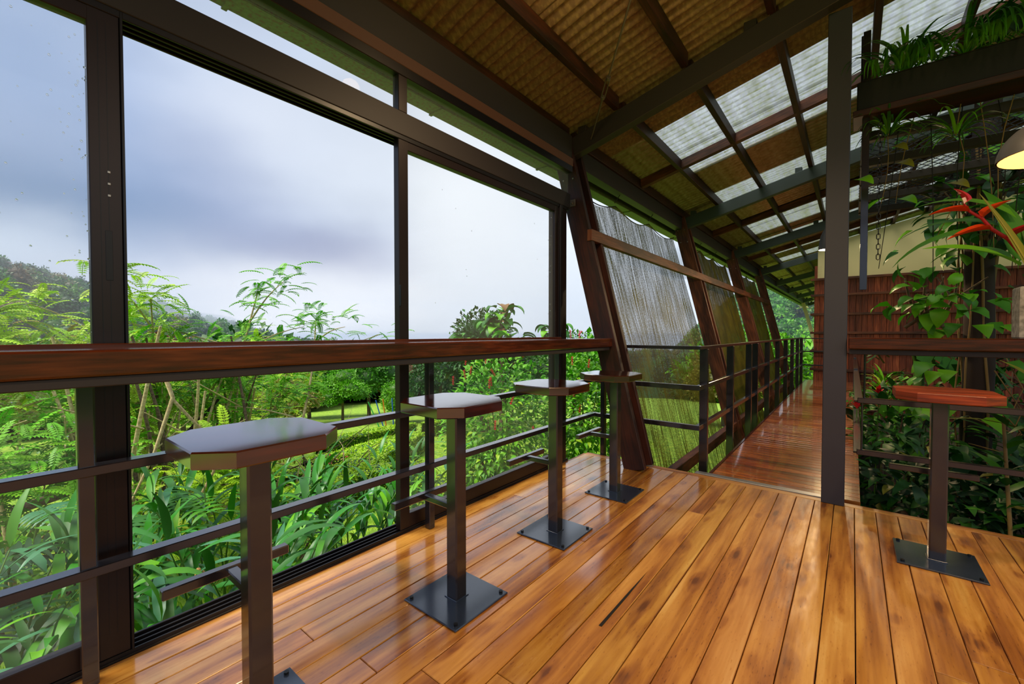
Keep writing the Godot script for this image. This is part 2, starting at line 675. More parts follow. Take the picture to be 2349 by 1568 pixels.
# ---------------------------------------------------------------- light, sky, camera
func sky_image() -> ImageTexture:
	var w = 1024
	var h = 512
	var im = Image.create(w, h, false, Image.FORMAT_RGBF)
	var n1 = noise_of(3, 0.9, 5)
	var n2 = noise_of(4, 2.2, 5)
	# patches of cloud: azimuth, elevation, their spreads, colour, strength
	var patches = [
		[-64.0, 9.6, 12.0, 2.6, Color8(140, 148, 182), 0.95], [-55.0, 7.4, 8.0, 1.8, Color8(150, 156, 188), 0.7], [-78.0, 13.5, 8.0, 3.5, Color8(160, 174, 208), 0.7],
		[-88.0, 11.6, 7.0, 3.4, Color8(112, 140, 178), 1.0], [-89.0, 7.6, 6.0, 1.8, Color8(206, 220, 238), 0.9], [-72.0, 5.6, 8.0, 1.6, Color8(226, 232, 244), 0.8],
		[-60.0, 3.0, 13.0, 3.0, Color8(250, 251, 254), 1.0], [-52.0, 5.0, 5.0, 2.2, Color8(238, 241, 248), 0.6], [-70.0, 23.0, 6.0, 5.0, Color8(218, 226, 240), 0.8], [-60.0, 19.0, 6.0, 5.0, Color8(216, 224, 236), 0.7],
		[-87.0, 22.0, 6.0, 6.0, Color8(150, 174, 212), 0.85], [-43.0, 10.0, 8.0, 13.0, Color8(234, 241, 249), 0.9], [-76.0, 19.0, 4.0, 3.0, Color8(176, 188, 216), 0.5], [-39.0, 11.0, 8.0, 8.0, Color8(230, 238, 248), 0.8],
	]
	for y in h:
		var el = 90.0 - (y + 0.5) * 180.0 / h
		var cy = sin(deg_to_rad(el))
		var cr = cos(deg_to_rad(el))
		for x in w:
			var az = (x + 0.5) * 360.0 / w
			if az > 180.0:
				az -= 360.0
			var r = deg_to_rad(az)
			var d = Vector3(sin(r) * cr, cy, -cos(r) * cr)
			var q = Vector3(d.x, d.y * 2.2, d.z)
			var a = n1.get_noise_3dv(q * 1.6)
			var b = n2.get_noise_3dv(q * 1.7)
			var k = smoothstep(-80.0, -38.0, az) * (1.0 - smoothstep(60.0, 150.0, az))
			var c = Color8(176, 192, 220).lerp(Color8(222, 232, 244), k).srgb_to_linear()
			c = c * (1.0 + 0.34 * a + 0.14 * b)
			if el > -8.0 and el < 45.0 and az > -125.0 and az < -5.0:
				var u = az + a * 7.0
				var e = el + a * 1.6 + b * 1.2
				for p in patches:
					var s = p[5] * exp(-0.5 * (pow((u - p[0]) / p[2], 2) + pow((e - p[1]) / p[3], 2)))
					if s > 0.01:
						c = c.lerp(p[4].srgb_to_linear(), s)
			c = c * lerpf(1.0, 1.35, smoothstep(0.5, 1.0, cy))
			im.set_pixel(x, y, c)
	return ImageTexture.create_from_image(im)


func setting_of_light():
	var cam = Camera3D.new()
	cam.name = "camera"
	cam.fov = 77.55
	cam.position = Vector3(0, 1.15, 0)
	cam.basis = Basis(Vector3.UP, deg_to_rad(38.7)) * Basis(Vector3.RIGHT, deg_to_rad(-1.24))
	cam.near = 0.05
	cam.far = 2000
	add_child(cam)
	cam.current = true
	var e = Environment.new()
	e.background_mode = Environment.BG_SKY
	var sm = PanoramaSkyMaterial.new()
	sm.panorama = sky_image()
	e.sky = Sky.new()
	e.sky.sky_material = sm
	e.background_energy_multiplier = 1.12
	e.tonemap_mode = Environment.TONE_MAPPER_LINEAR
	e.tonemap_exposure = 1.0
	e.sdfgi_enabled = true
	e.ssao_enabled = true
	e.ssil_enabled = true
	e.volumetric_fog_enabled = true
	e.volumetric_fog_density = 0.0
	var we = WorldEnvironment.new()
	we.name = "world_environment"
	we.environment = e
	add_child(we)
	var sun = DirectionalLight3D.new()  # the sun behind thin cloud, high and behind the camera
	sun.name = "veiled_sun"
	sun.light_color = Color(1.0, 0.97, 0.9)
	sun.light_energy = 1.7
	sun.light_angular_distance = 35.0
	sun.shadow_enabled = true
	sun.basis = along(Vector3(-0.25, 1.0, 0.45), Vector3.RIGHT)
	add_child(sun)


func lamp_light(parent: Node3D, at: Vector3, energy: float, size = 0.05, down = false):
	var l = SpotLight3D.new() if down else OmniLight3D.new()
	l.name = "glow"
	if down:
		l.rotation.x = -PI / 2
		l.spot_angle = 72.0
		l.spot_angle_attenuation = 0.6
		l.spot_range = 14.0
		l.spot_attenuation = 2.0
	else:
		l.omni_range = 14.0
		l.omni_attenuation = 2.0
	l.light_color = Color(1.0, 0.86, 0.66)
	l.light_energy = energy
	l.light_size = size
	l.shadow_enabled = true
	l.position = at
	parent.add_child(l)


# ---------------------------------------------------------------- ground
const RIDGE = [-180.0, 3.0, -100.0, 5.6, -89.0, 5.3, -86.4, 4.5, -83.6, 3.5, -80.8, 2.6, -75.3, 1.0, -71.3, 0.1, -67.0, -1.6, -57.0, -2.3, -49.0, -3.2, -40.0, -3.4, -30.0, -3.6, -18.0, -3.0, -13.0, 2.0, -8.0, 5.6, -3.0, 6.6, 10.0, 7.6, 60.0, 6.0, 180.0, 3.0]


func ridge(az: float) -> float:
	for i in range(0, RIDGE.size() - 2, 2):
		if az <= RIDGE[i + 2]:
			return lerpf(RIDGE[i + 1], RIDGE[i + 3], (az - RIDGE[i]) / (RIDGE[i + 2] - RIDGE[i]))
	return 3.0


var hill_noise: FastNoiseLite


func gh(x: float, z: float) -> float:
	var d = Vector2(x, z).length()
	var y = -(1.0 + 0.11 * minf(d, 60.0))
	if d < 60.0:
		return y
	var az = rad_to_deg(atan2(x, -z))
	var crest = 1.15 + 430.0 * tan(deg_to_rad(ridge(az)))
	var t = (d - 60.0) / 370.0
	if t <= 1.0:
		y = lerpf(y, crest, smoothstep(0.12, 1.0, t)) - 13.0 * sin(PI * minf(t * 2.4, 1.0))
		var spur = 2.0 + 0.3 * (-80.0 - az) if az < -66.0 else 0.0
		y += clampf(spur, 0.0, 28.0) * exp(-pow((d - 235.0) / 52.0, 2))
		y += hill_noise.get_noise_2d(x, z) * 3.5 * smoothstep(0.0, 0.3, t)
	else:
		y = crest - (d - 430.0) * 0.5
	return y


func on_ground(x: float, z: float, sink = 0.05) -> Vector3:
	return Vector3(x, gh(x, z) - sink, z)


func build_ground():
	hill_noise = noise_of(8, 0.018, 3)
	var b = MB.new()
	b.grid(func(u, w):
		var r = 0.3 + 61.7 * pow(w, 1.6)
		var x = r * sin(TAU * u)
		var z = -r * cos(TAU * u)
		return [Vector3(x, gh(x, z) + 0.06 * hill_noise.get_noise_2d(x * 20, z * 20) * smoothstep(2.0, 6.0, r), z), Vector2(x, z)], 96, 40)
	struct("ground", b.done(), M.lawn)
	b = MB.new()
	b.grid(func(u, w):
		var r = 62.0 + 470.0 * w
		var x = r * sin(TAU * u)
		var z = -r * cos(TAU * u)
		return [Vector3(x, gh(x, z), z), Vector2(x, z)], 240, 48)
	struct("hills", b.done(), M.forest_floor)


# ---------------------------------------------------------------- the deck and its building
const PITCH = 0.1055


func plank_mesh(w: float, l: float, h: float, tint: Color) -> ArrayMesh:
	var b = MB.new()
	b.col = tint
	b.uvo = Vector2(rng.randf() * 4, rng.randf() * 6)
	b.box(Vector3(w, h, l), Vector3(0, -h / 2, 0), 0.0022)
	return b.done()


func build_floor():
	var f = struct("floor")
	obj("subfloor", span(Vector3(-1.97, -0.2, -3.62), Vector3(4.2, -0.034, 3.0), 0.0), M.joint_black, f)
	var x = 0.128 - PITCH * 20
	var row = 0
	while x < 4.1:
		var lo = maxf(x, -1.98)
		var w = x + PITCH - lo
		var ends = [-3.57]
		var z = -3.57 + rng.randf_range(0.6, 4.4)
		while z < 2.6:
			ends.append(z)
			z += rng.randf_range(3.0, 4.6)
		ends.append(3.0)
		for k in ends.size() - 1:
			var l = ends[k + 1] - ends[k] - 0.002
			var g = rng.randf_range(0.84, 1.08)
			var o = obj("plank", plank_mesh(w - 0.0035, l, 0.032, Color(g, g * rng.randf_range(0.92, 1.05), g * rng.randf_range(0.8, 1.05))), M[("floor_wood_wet_" if x < -0.95 + 0.3 * sin(row * 2.1) else "floor_wood_") + ("a" if rng.randf() < 0.5 else "b")], f)
			o.position = Vector3(lo + w / 2, rng.randf_range(-0.0012, 0.0), ends[k] + l / 2 + 0.001)
		x += PITCH
		row += 1
	var eb = MB.new()
	eb.col = Color(0.8, 0.74, 0.7)
	eb.box(Vector3(6.18, 0.05, 0.066), Vector3(1.11, -0.025, -3.606), 0.003)
	obj("edge_board", eb.done(), M["floor_wood_a"], f)
	eb = MB.new()
	eb.col = Color(0.8, 0.74, 0.7)
	eb.box(Vector3(0.02, 0.04, 6.6), Vector3(-1.99, -0.022, -0.3), 0.003)
	obj("edge_board", eb.done(), M["floor_wood_a"], f)
	# long split in one plank
	var cr = MB.new()
	cr.face([Vector3(-0.765, 0.0006, -1.50), Vector3(-0.752, 0.0006, -1.50), Vector3(-0.752, 0.0006, -1.75), Vector3(-0.757, 0.0006, -2.0), Vector3(-0.762, 0.0006, -1.78)], Vector3.UP, [Vector2(), Vector2(), Vector2(), Vector2(), Vector2()])
	obj("split", cr.done(), M.joint_black, f)
	# walkway beyond
	var wk = struct("floor")
	obj("subfloor", span(Vector3(-0.88, -0.16, -12.72), Vector3(0.05, -0.034, -3.7), 0.0), M.joint_black, wk)
	var z2 = -3.712
	while z2 > -12.66:
		var g = rng.randf_range(0.62, 1.15)
		if rng.randf() < 0.12:
			g *= 0.6
		var b = MB.new()
		b.col = Color(g, g * rng.randf_range(0.85, 1.1), g * rng.randf_range(0.8, 1.1))
		b.uvo = Vector2(rng.randf() * 4, rng.randf() * 6)
		b.box(Vector3(0.94, 0.03, 0.086), Vector3(-0.415, -0.015, z2 - 0.045), 0.002)
		obj("board", b.done(), M.walkway_wood, wk)
		z2 -= 0.0895
	obj("edge_board", span(Vector3(-0.91, -0.14, -12.7), Vector3(-0.887, 0.004, -3.72)), M.varnished_wood, wk)
	obj("joist", span(Vector3(-0.8, -0.36, -12.7), Vector3(-0.7, -0.16, -3.7)), M.rafter_steel, wk)
	obj("joist", span(Vector3(-0.15, -0.36, -12.7), Vector3(-0.05, -0.16, -3.7)), M.rafter_steel, wk)
	struct("trim", span(Vector3(-1.0, -0.05, -3.705), Vector3(-0.15, 0.006, -3.642)), M.threshold_metal)
	# what carries the deck
	var un = struct("trim")
	for q in [-1.9, -0.6, 0.8, 2.2, 3.6]:
		obj("deck_joist", span(Vector3(q - 0.05, -0.42, -3.6), Vector3(q + 0.05, -0.2, 3.0)), M.rafter_steel, un)


func sash(n: int, z0: float, z1: float, xw: float, right_stile: float):
	# a sliding sash between z0 (near) and z1 (far)
	var s = struct("window")
	var fr = M.bronze_frame
	obj("bottom_rail", span(Vector3(xw - 0.045, 0.02, z1), Vector3(xw, 0.1, z0)), fr, s)
	obj("top_rail", span(Vector3(xw - 0.045, 2.19, z1), Vector3(xw, 2.26, z0)), fr, s)
	obj("stile", span(Vector3(xw - 0.046, 0.02, z1), Vector3(xw + 0.001, 2.26, z1 + right_stile)), fr, s)
	obj("stile", span(Vector3(xw - 0.046, 0.02, z0 - 0.066), Vector3(xw + 0.001, 2.26, z0)), fr, s)
	obj("pane", span(Vector3(xw - 0.026, 0.09, z1 + right_stile - 0.01), Vector3(xw - 0.02, 2.2, z0 - 0.056), 0.0), M.window_glass, s)
	return s


func build_windows():
	var fr = M.bronze_frame
	var a = sash(1, 2.2, -0.318, -2.0, 0.083)
	for q in [-0.262, -0.283]:  # the grooves of the meeting stile
		obj("groove", span(Vector3(-2.001, 0.1, q - 0.0012), Vector3(-1.9985, 2.2, q + 0.0012), 0.0), M.black_frame, a)
	obj("lip", span(Vector3(-2.05, 0.02, -0.326), Vector3(-1.992, 2.26, -0.318)), M.black_frame, a)
	obj("latch", span(Vector3(-2.0, 1.33, -0.29), Vector3(-1.9975, 1.5, -0.272), 0.001), M.black_frame, a)
	for q in [1.62, 1.66, 1.70]:
		obj("screw", span(Vector3(-2.0, q - 0.004, -0.288), Vector3(-1.9965, q + 0.004, -0.28), 0.001), M.bolt_steel, a)
	var b = sash(2, -1.479, -3.13, -2.0, 0.045)
	obj("handle", span(Vector3(-2.0, 1.3, -1.486), Vector3(-1.985, 1.42, -1.478)), M.black_frame, b)
	# rain on the left pane and a little on the right one
	var drop = MB.new()
	drop.blob(Vector3(0.0022, 0.0042, 0.0036), Vector3(), noise_of(2, 0.1), 0.0, 8, 5)
	var dm = drop.done()
	for w in [[a, -0.1, 1.4, 220, -0.245], [b, -3.0, -1.6, 90, -3.06]]:
		var xs = []
		for i in w[3]:
			var z = rng.randf_range(w[1], w[2])
			var y = 0.15 + 2.0 * rng.randf()
			if rng.randf() < 0.45:
				z = w[4] + absf(rng.randfn(0.0, 0.03)) + 0.006
			elif w[0] == a:
				z = -0.24 + 0.5 * pow(rng.randf(), 1.5)
			xs.append(Transform3D(Basis(Vector3.RIGHT, 0.5).scaled(Vector3.ONE * rng.randf_range(0.35, 1.0)), Vector3(-2.019, y, z)))
		scatter("raindrops", dm, M.rain_drop, xs, [], w[0])
	# track, header, jambs
	var t = struct("trim")
	obj("sill_tray", span(Vector3(-2.13, -0.06, -3.3), Vector3(-1.992, 0.006, 2.6)), M.black_frame, t)
	for q in [-2.0, -2.03, -2.06, -2.095]:
		obj("track_rib", span(Vector3(q - 0.004, 0.0, -3.3), Vector3(q + 0.004, 0.02, 2.6), 0.002), M.black_frame, t)
	var hd = struct("trim")
	obj("header", span(Vector3(-2.12, 2.262, -3.32), Vector3(-1.99, 2.392, 2.6)), M.header_paint, hd)
	for q in [-2.0, -2.032, -2.064, -2.1]:
		obj("track_rib", span(Vector3(q - 0.005, 2.238, -3.3), Vector3(q + 0.005, 2.265, 2.6), 0.002), M.black_frame, hd)
	var jb = struct("trim")
	obj("jamb", span(Vector3(-2.11, -0.05, -3.275), Vector3(-2.0, 2.4, -3.15)), fr, jb)
	obj("stop", span(Vector3(-2.0, 0.0, -3.19), Vector3(-1.985, 2.26, -3.15)), M.black_frame, jb)
	# clerestory
	var c = struct("window")
	obj("frame", span(Vector3(-2.05, 2.588, -3.35), Vector3(-1.985, 2.645, 2.6)), M.black_frame, c)
	for q in [-1.505, 0.1, 1.7]:
		obj("mullion", span(Vector3(-2.045, 2.39, q - 0.03), Vector3(-1.99, 2.592, q + 0.03)), fr, c)
	for q in [[-3.33, -1.535], [-1.475, 0.07], [0.13, 1.67]]:
		obj("pane", span(Vector3(-2.027, 2.39, q[0]), Vector3(-2.022, 2.595, q[1]), 0.0), M.window_glass, c)
	var bm = struct("trim")
	obj("fascia", span(Vector3(-2.02, 2.645, -3.36), Vector3(-1.985, 2.715, 2.6)), M.brown_fascia, bm)
	obj("eave_beam", span(Vector3(-2.14, 2.645, -3.4), Vector3(-2.02, 2.94, 2.6)), M.rafter_steel, bm)
	obj("eave_beam", span(Vector3(-2.2, 2.75, -31.0), Vector3(-2.09, 2.93, -3.66)), M.rafter_steel, bm)


func zroof(x: float, dy: float) -> float:
	return 2.77 + dy + 0.25 * (x + 2.05)


func sheet_mesh(z0: float, z1: float, x0: float, x1: float, dy: float) -> ArrayMesh:
	var waves = maxi(1, roundi((z0 - z1) / 0.095))
	var b = MB.new()
	b.grid(func(u, w):
		var z = lerpf(z0, z1, u)
		var x = lerpf(x0, x1, w)
		return [Vector3(x, zroof(x, dy) + 0.02 * sin(TAU * u * waves), z), Vector2(x, z)], waves * 8, 2)
	return b.done()


func build_roof():
	var c = struct("ceiling")
	# sheets: our room and its edge are opaque, the walkway and the court have clear bands
	var zs = [3.0]
	while zs[-1] > -4.2:
		zs.append(maxf(zs[-1] - 0.87, -4.25) if zs[-1] - 0.87 > -4.0 else -4.25)
	for i in zs.size() - 1:
		obj("roof_sheet", sheet_mesh(zs[i], zs[i + 1] - 0.04, -2.36, 5.6, 0.29 + 0.003 * (i % 2)), M.rusty_roofing, c)
	var bands = [[-4.25, -4.95, 1], [-4.95, -5.65, 1], [-5.65, -6.62, 0], [-6.62, -7.3, 1], [-7.3, -8.12, 0], [-8.12, -8.6, 0], [-8.6, -9.3, 1], [-9.3, -10.0, 1], [-10.0, -10.6, 0], [-10.6, -11.3, 1], [-11.3, -12.1, 0], [-12.1, -12.8, 1], [-12.8, -13.5, 0], [-13.5, -14.2, 1], [-14.2, -15.0, 0]]
	var z = -15.0
	while z > -31.0:
		bands.append([z, z - 0.87, 0])
		z -= 0.87
	for q in bands:
		obj("roof_sheet", sheet_mesh(q[0], q[1] - 0.04, -2.36, -1.6, 0.288), M.weathered_roofing, c)
		var xe = 9.0 if q[0] > -14.5 else 4.0
		obj("clear_sheet" if q[2] else "roof_sheet", sheet_mesh(q[0], q[1] - 0.04, -1.66, xe, 0.292), M.clear_roofing if q[2] else M.weathered_roofing, c)
	# purlins along the roof
	var x = -2.1
	var i2 = 0
	var px = [-2.09, -1.605, -1.04, -0.465, 0.115, 0.69, 1.27, 1.85, 2.43, 3.0, 3.6, 4.2, 4.8]
	for q in px:
		for s in [[3.0, -3.43], [-3.53, -14.4]] + ([[-14.4, -31.0]] if q < 0.2 else []):
			obj("purlin", span(Vector3(q - 0.025, zroof(q, 0.17), s[1]), Vector3(q + 0.025, zroof(q, 0.17) + 0.108, s[0])), M.purlin_wood, c)
	# timber rafters half-way between the steel ones
	for q in [-5.15, -8.6, -12.05]:
		obj("timber_rafter", beamm(Vector3(-2.07, zroof(-2.07, 0.222), q), Vector3(8.0, zroof(8.0, 0.222), q), 0.07, 0.1, Vector3.UP), M.post_wood, c)
	# steel rafters
	var k = 0
	for q in [3.45, 0.0, -3.48, -6.93, -10.38, -13.83, -17.28, -20.7, -24.2, -27.6, -30.9]:
		var xe = 9.0 if q > -14.0 else 4.0
		var m = beamm(Vector3(-2.1, zroof(-2.1, 0.085), q), Vector3(xe, zroof(xe, 0.085), q), 0.09, 0.168, Vector3.UP, 0.004)
		var o = obj("rafter", m, M.rafter_steel if k < 3 else M.grey_rafter_steel, c)
		for w in [-1.95, -0.6, 0.9]:  # little brackets up to the purlins
			obj("bracket", span(Vector3(w - 0.04, zroof(w, 0.16), q - 0.03), Vector3(w + 0.04, zroof(w, 0.235), q + 0.03)), m_of(o), o)
		k += 1
	# green gutter outside the eave
	var g = MB.new()
	g.box(Vector3(0.012, 0.2, 34.0), Vector3(-2.32, 2.86, -14.0), 0.0)
	g.box(Vector3(0.13, 0.012, 34.0), Vector3(-2.385, 2.763, -14.0), 0.0)
	g.box(Vector3(0.012, 0.12, 34.0), Vector3(-2.45, 2.82, -14.0), 0.0)
	var gt = obj("gutter", g.done(), M.green_gutter_paint, c)
	for q in [-0.78, -2.1, -3.45, -5.4, -7.4, -9.4]:
		obj("gutter_strap", span(Vector3(-2.458, 2.748, q - 0.012), Vector3(-2.31, 2.757, q + 0.012), 0.0), M.green_gutter_paint, gt)
	# brace rod with its turnbuckle
	var rd = thing("brace_rod", "thin steel brace rod with turnbuckle slanting up from the big dark rafter", "rod")
	var a = Vector3(-1.84, 2.87, -3.42)
	var b2 = Vector3(-1.07, 3.2, -2.5)
	var d = (b2 - a).normalized()
	obj("rod", tubem([a, a + d * 0.48], [0.007, 0.007], 8), M.rod_steel, rd)
	obj("rod", tubem([a + d * 0.62, b2], [0.007, 0.007], 8), M.rod_steel, rd)
	var sd = d.cross(Vector3.UP).normalized() * 0.014
	for s in [-1, 1]:
		obj("turnbuckle_bar", tubem([a + d * 0.46 + sd * s, a + d * 0.64 + sd * s], [0.005, 0.005], 6), M.rod_steel, rd)
	for s in [0.46, 0.64]:
		obj("turnbuckle_end", tubem([a + d * (s - 0.012), a + d * (s + 0.012)], [0.018, 0.018], 8), M.rod_steel, rd)


func m_of(o: MeshInstance3D) -> Material:
	return o.material_override


func build_posts():
	var cx = func(y): return -1.41 - 0.253 * y
	var names = ["at the far end of the window counter", "first beside the walkway after the corner post", "second beside the walkway, between two shade nets", "third beside the walkway, last of the shade nets"]
	var k = 0
	for q in [-3.5, -6.93, -10.38, -13.83]:
		var p = thing("leaning_post", "dark brown double plank post leaning outward " + names[k], "post", Vector3(cx.call(0.0), 0, q), 0, "leaning timber posts of the roof")
		var lo = 0.0 if k == 0 else -0.75
		var sl = Vector3(-0.253, 1, 0)
		var m = M.dark_post_wood if k == 0 else M.post_wood
		for s in [1, -1]:
			obj("plank", beamm(sl * lo + Vector3(0, 0, s * 0.085), sl * 2.93 + Vector3(0, 0, s * 0.085), 0.045, 0.185, Vector3.RIGHT), m, p)
		obj("core", beamm(sl * lo + Vector3(-0.02, 0, 0), sl * 2.72 + Vector3(-0.02, 0, 0), 0.12, 0.12, Vector3.RIGHT), M.dark_post_wood, p)
		for y in [2.55, 2.74]:
			for s in [-0.05, 0.05]:
				obj("bolt", tubem([sl * y + Vector3(s, 0, 0.1), sl * y + Vector3(s, 0, 0.116)], [0.009, 0.007], 8), M.bolt_steel, p)
		if k == 0:
			var pt = obj("bracket_plate", span(Vector3(-0.72, 2.30, 0.108), Vector3(-0.57, 2.36, 0.114), 0.001), M.rod_steel, p)
			for s in [-0.685, -0.605]:
				obj("bolt", tubem([Vector3(s, 2.33, 0.112), Vector3(s, 2.33, 0.124)], [0.012, 0.008], 8), M.bolt_steel, pt)
		k += 1
	var o = obj("corner_post", span(Vector3(-0.155, 0.0, -3.64), Vector3(-0.03, 3.26, -3.55), 0.004), M.post_paint)
	tag(o, "tall dark grey steel post at the corner of the walkway and right counter", "post")
	obj("post_foot", span(Vector3(-0.155, -0.1, -3.7), Vector3(-0.03, 0.0, -3.64), 0.002), M.post_paint, o)
	var br = thing("timber_brace", "weathered brown timber brace running level across the leaning posts", "brace")
	obj("bar", beamm(Vector3(-1.83, 2.015, -3.38), Vector3(-1.79, 1.96, -13.4), 0.05, 0.1), M.post_wood, br)
	var br2 = thing("timber_brace", "low timber rail below deck level along the foot of the shade nets", "brace")
	obj("bar", beamm(Vector3(-1.33, -0.2, -3.7), Vector3(-1.33, -0.2, -13.9), 0.08, 0.12), M.post_wood, br2)
	# shade nets
	var zz = [[-3.66, -6.8], [-7.06, -10.26], [-10.5, -13.7]]
	for i in 3:
		var z0 = zz[i][0]
		var z1 = zz[i][1]
		var b = MB.new()
		b.grid(func(u, w):
			var z = lerpf(z0, z1, u)
			var dip = 0.10 * absf(sin(PI * u * 3.0)) + 0.06
			var top = 2.70 - dip
			var y = lerpf(-0.75, top, w)
			var pull = 0.0
			if i > 0:
				pull = 0.34 * absf(sin(PI * w * 2.5)) * pow(1.0 - u, 6.0) + 0.06 * absf(sin(PI * w * 3.5)) * pow(u, 8.0) * -1.0
			z -= pull
			var x = cx.call(y) - 0.13 + 0.02 * sin(u * 9.0 + i) * sin(w * 5.0) + 0.012 * sin(u * 23.0 + w * 6.0)
			return [Vector3(x, y, z), Vector2(z * 0.55, -y * 0.32)], 48, 40)
		var t = obj("shade_net", b.done(), M.shade_net if i == 0 else M.dense_shade_net)
		tag(t, ["wet olive shade net nearest the deck, sky glinting through it", "olive shade net between the first and second walkway posts, sagging open at its edge", "olive shade net farthest along the walkway"][i], "net", "shade nets hung along the walkway")
		var pts = []
		for j in 49:
			var u = j / 48.0
			var y = 2.70 - 0.10 * absf(sin(PI * u * 3.0)) - 0.06
			pts.append(Vector3(cx.call(y) - 0.13, y, lerpf(z0, z1, u)))
		obj("cord", tubem(pts, pts.map(func(_p): return 0.006), 5), M.black_cord, t)
		for j in 4:
			var u = j / 3.0
			var zc = lerpf(z0, z1, u)
			obj("tie", tubem([Vector3(cx.call(2.68) - 0.13, 2.68, zc), Vector3(-2.1, 2.78, zc + 0.05)], [0.005, 0.005], 5), M.black_cord, t)


func build_railing():
	var s = M.dark_steel
	var r = thing("guard_railing", "dark steel guard railing along the windows and the left of the walkway", "railing")
	for y in [0.70, 0.37]:
		obj("rail", span(Vector3(-1.96, y - 0.013, -3.66), Vector3(-1.905, y + 0.019, 2.5)), s, r)
		obj("rail", span(Vector3(-1.955, y - 0.025, -3.705), Vector3(-0.97, y + 0.015, -3.665)), s, r)
		obj("rail", span(Vector3(-1.01, y - 0.025, -12.62), Vector3(-0.97, y + 0.015, -3.705)), s, r)
		obj("rail", span(Vector3(-1.01, y - 0.02, -12.66), Vector3(-0.5, y + 0.01, -12.62)), s, r)
	obj("top_rail", span(Vector3(-1.75, 1.012, -3.71), Vector3(-0.965, 1.04, -3.66)), s, r)
	obj("top_rail", span(Vector3(-1.015, 1.012, -12.62), Vector3(-0.965, 1.04, -3.71)), s, r)
	obj("top_rail", span(Vector3(-1.015, 1.0, -12.66), Vector3(-0.5, 1.025, -12.62)), s, r)
	for z in [1.2, -0.205, -1.64, -3.035]:
		obj("post", span(Vector3(-1.957, 0.0, z - 0.02), Vector3(-1.913, 1.03, z + 0.02)), s, r)
	obj("post", span(Vector3(-1.86, -0.05, -3.71), Vector3(-1.82, 0.72, -3.66)), s, r)
	for z in [-3.86, -4.86, -5.86, -6.3, -7.3, -8.4, -9.5, -10.6, -11.7, -12.64]:
		obj("post", span(Vector3(-1.02, -0.2, z - 0.022), Vector3(-0.955, 1.012, z + 0.022)), s, r)
		obj("bracket", span(Vector3(-0.98, -0.19, z - 0.02), Vector3(-0.85, -0.14, z + 0.02)), s, r)
	var g = thing("guard_railing", "dark steel railing under the right counter turning along the walkway's planted side", "railing")
	for y in [0.69, 0.335]:
		obj("rail", span(Vector3(0.03, y - 0.018, -3.775), Vector3(4.2, y + 0.018, -3.735)), s, g)
		obj("rail", span(Vector3(0.012, y - 0.018, -12.6), Vector3(0.062, y - 0.006, -3.775)), s, g)
	for q in [[0.066, 0.7, 1.02], [0.056, 0.345, 0.68]]:
		obj("rod", tubem([Vector3(q[0], q[1], -3.755), Vector3(q[0], q[2], -3.755)], [0.006, 0.006], 8), s, g)
	for z in [-6.9, -9.9, -12.5]:
		obj("post", span(Vector3(0.015, -0.2, z - 0.02), Vector3(0.055, 0.7, z + 0.02)), s, g)
	for x in [1.8, 3.6]:
		obj("post", span(Vector3(x - 0.02, -0.1, -3.77), Vector3(x + 0.02, 1.0, -3.735)), s, g)


func build_counters():
	var c = thing("bar_counter", "long reddish brown wooden bar counter in front of the windows", "counter")
	var w = M.varnished_wood
	obj("top", span(Vector3(-1.955, 1.07, -3.39), Vector3(-1.64, 1.1, 2.5), 0.004), w, c)
	obj("front_board", span(Vector3(-1.645, 1.03, -3.40), Vector3(-1.615, 1.103, 2.5), 0.006), w, c)
	obj("back_lip", span(Vector3(-1.978, 1.07, -3.12), Vector3(-1.952, 1.114, 2.5), 0.003), w, c)
	obj("steel_frame", span(Vector3(-1.668, 1.0, -3.38), Vector3(-1.632, 1.03, 2.5)), M.rafter_steel, c)
	obj("steel_frame", span(Vector3(-1.955, 1.03, -3.38), Vector3(-1.915, 1.07, 2.5)), M.rafter_steel, c)
	for z in [-3.03, -1.64, -0.2, 1.2]:
		obj("bearer", span(Vector3(-1.93, 1.03, z - 0.02), Vector3(-1.66, 1.07, z + 0.02)), M.rafter_steel, c)
	var r = thing("bar_counter", "reddish brown wooden bar counter right of the corner post, facing the planted court", "counter")
	obj("top", span(Vector3(-0.022, 1.085, -3.86), Vector3(4.2, 1.116, -3.53), 0.004), w, r)
	obj("front_board", span(Vector3(-0.022, 1.045, -3.53), Vector3(4.2, 1.118, -3.5), 0.006), w, r)
	obj("steel_frame", span(Vector3(-0.018, 1.01, -3.575), Vector3(4.2, 1.045, -3.535)), M.rafter_steel, r)
	obj("steel_frame", span(Vector3(-0.018, 1.01, -3.82), Vector3(4.2, 1.05, -3.78)), M.rafter_steel, r)
	for x in [0.06, 1.8, 3.6]:
		obj("bearer", span(Vector3(x - 0.02, 1.045, -3.8), Vector3(x + 0.02, 1.085, -3.55)), M.rafter_steel, r)


func octagon(hx: float, hz: float, cut: float) -> Array:
	return [Vector2(-hx + cut, -hz), Vector2(hx - cut, -hz), Vector2(hx, -hz + cut), Vector2(hx, hz - cut), Vector2(hx - cut, hz), Vector2(-hx + cut, hz), Vector2(-hx, hz - cut), Vector2(-hx, -hz + cut)]


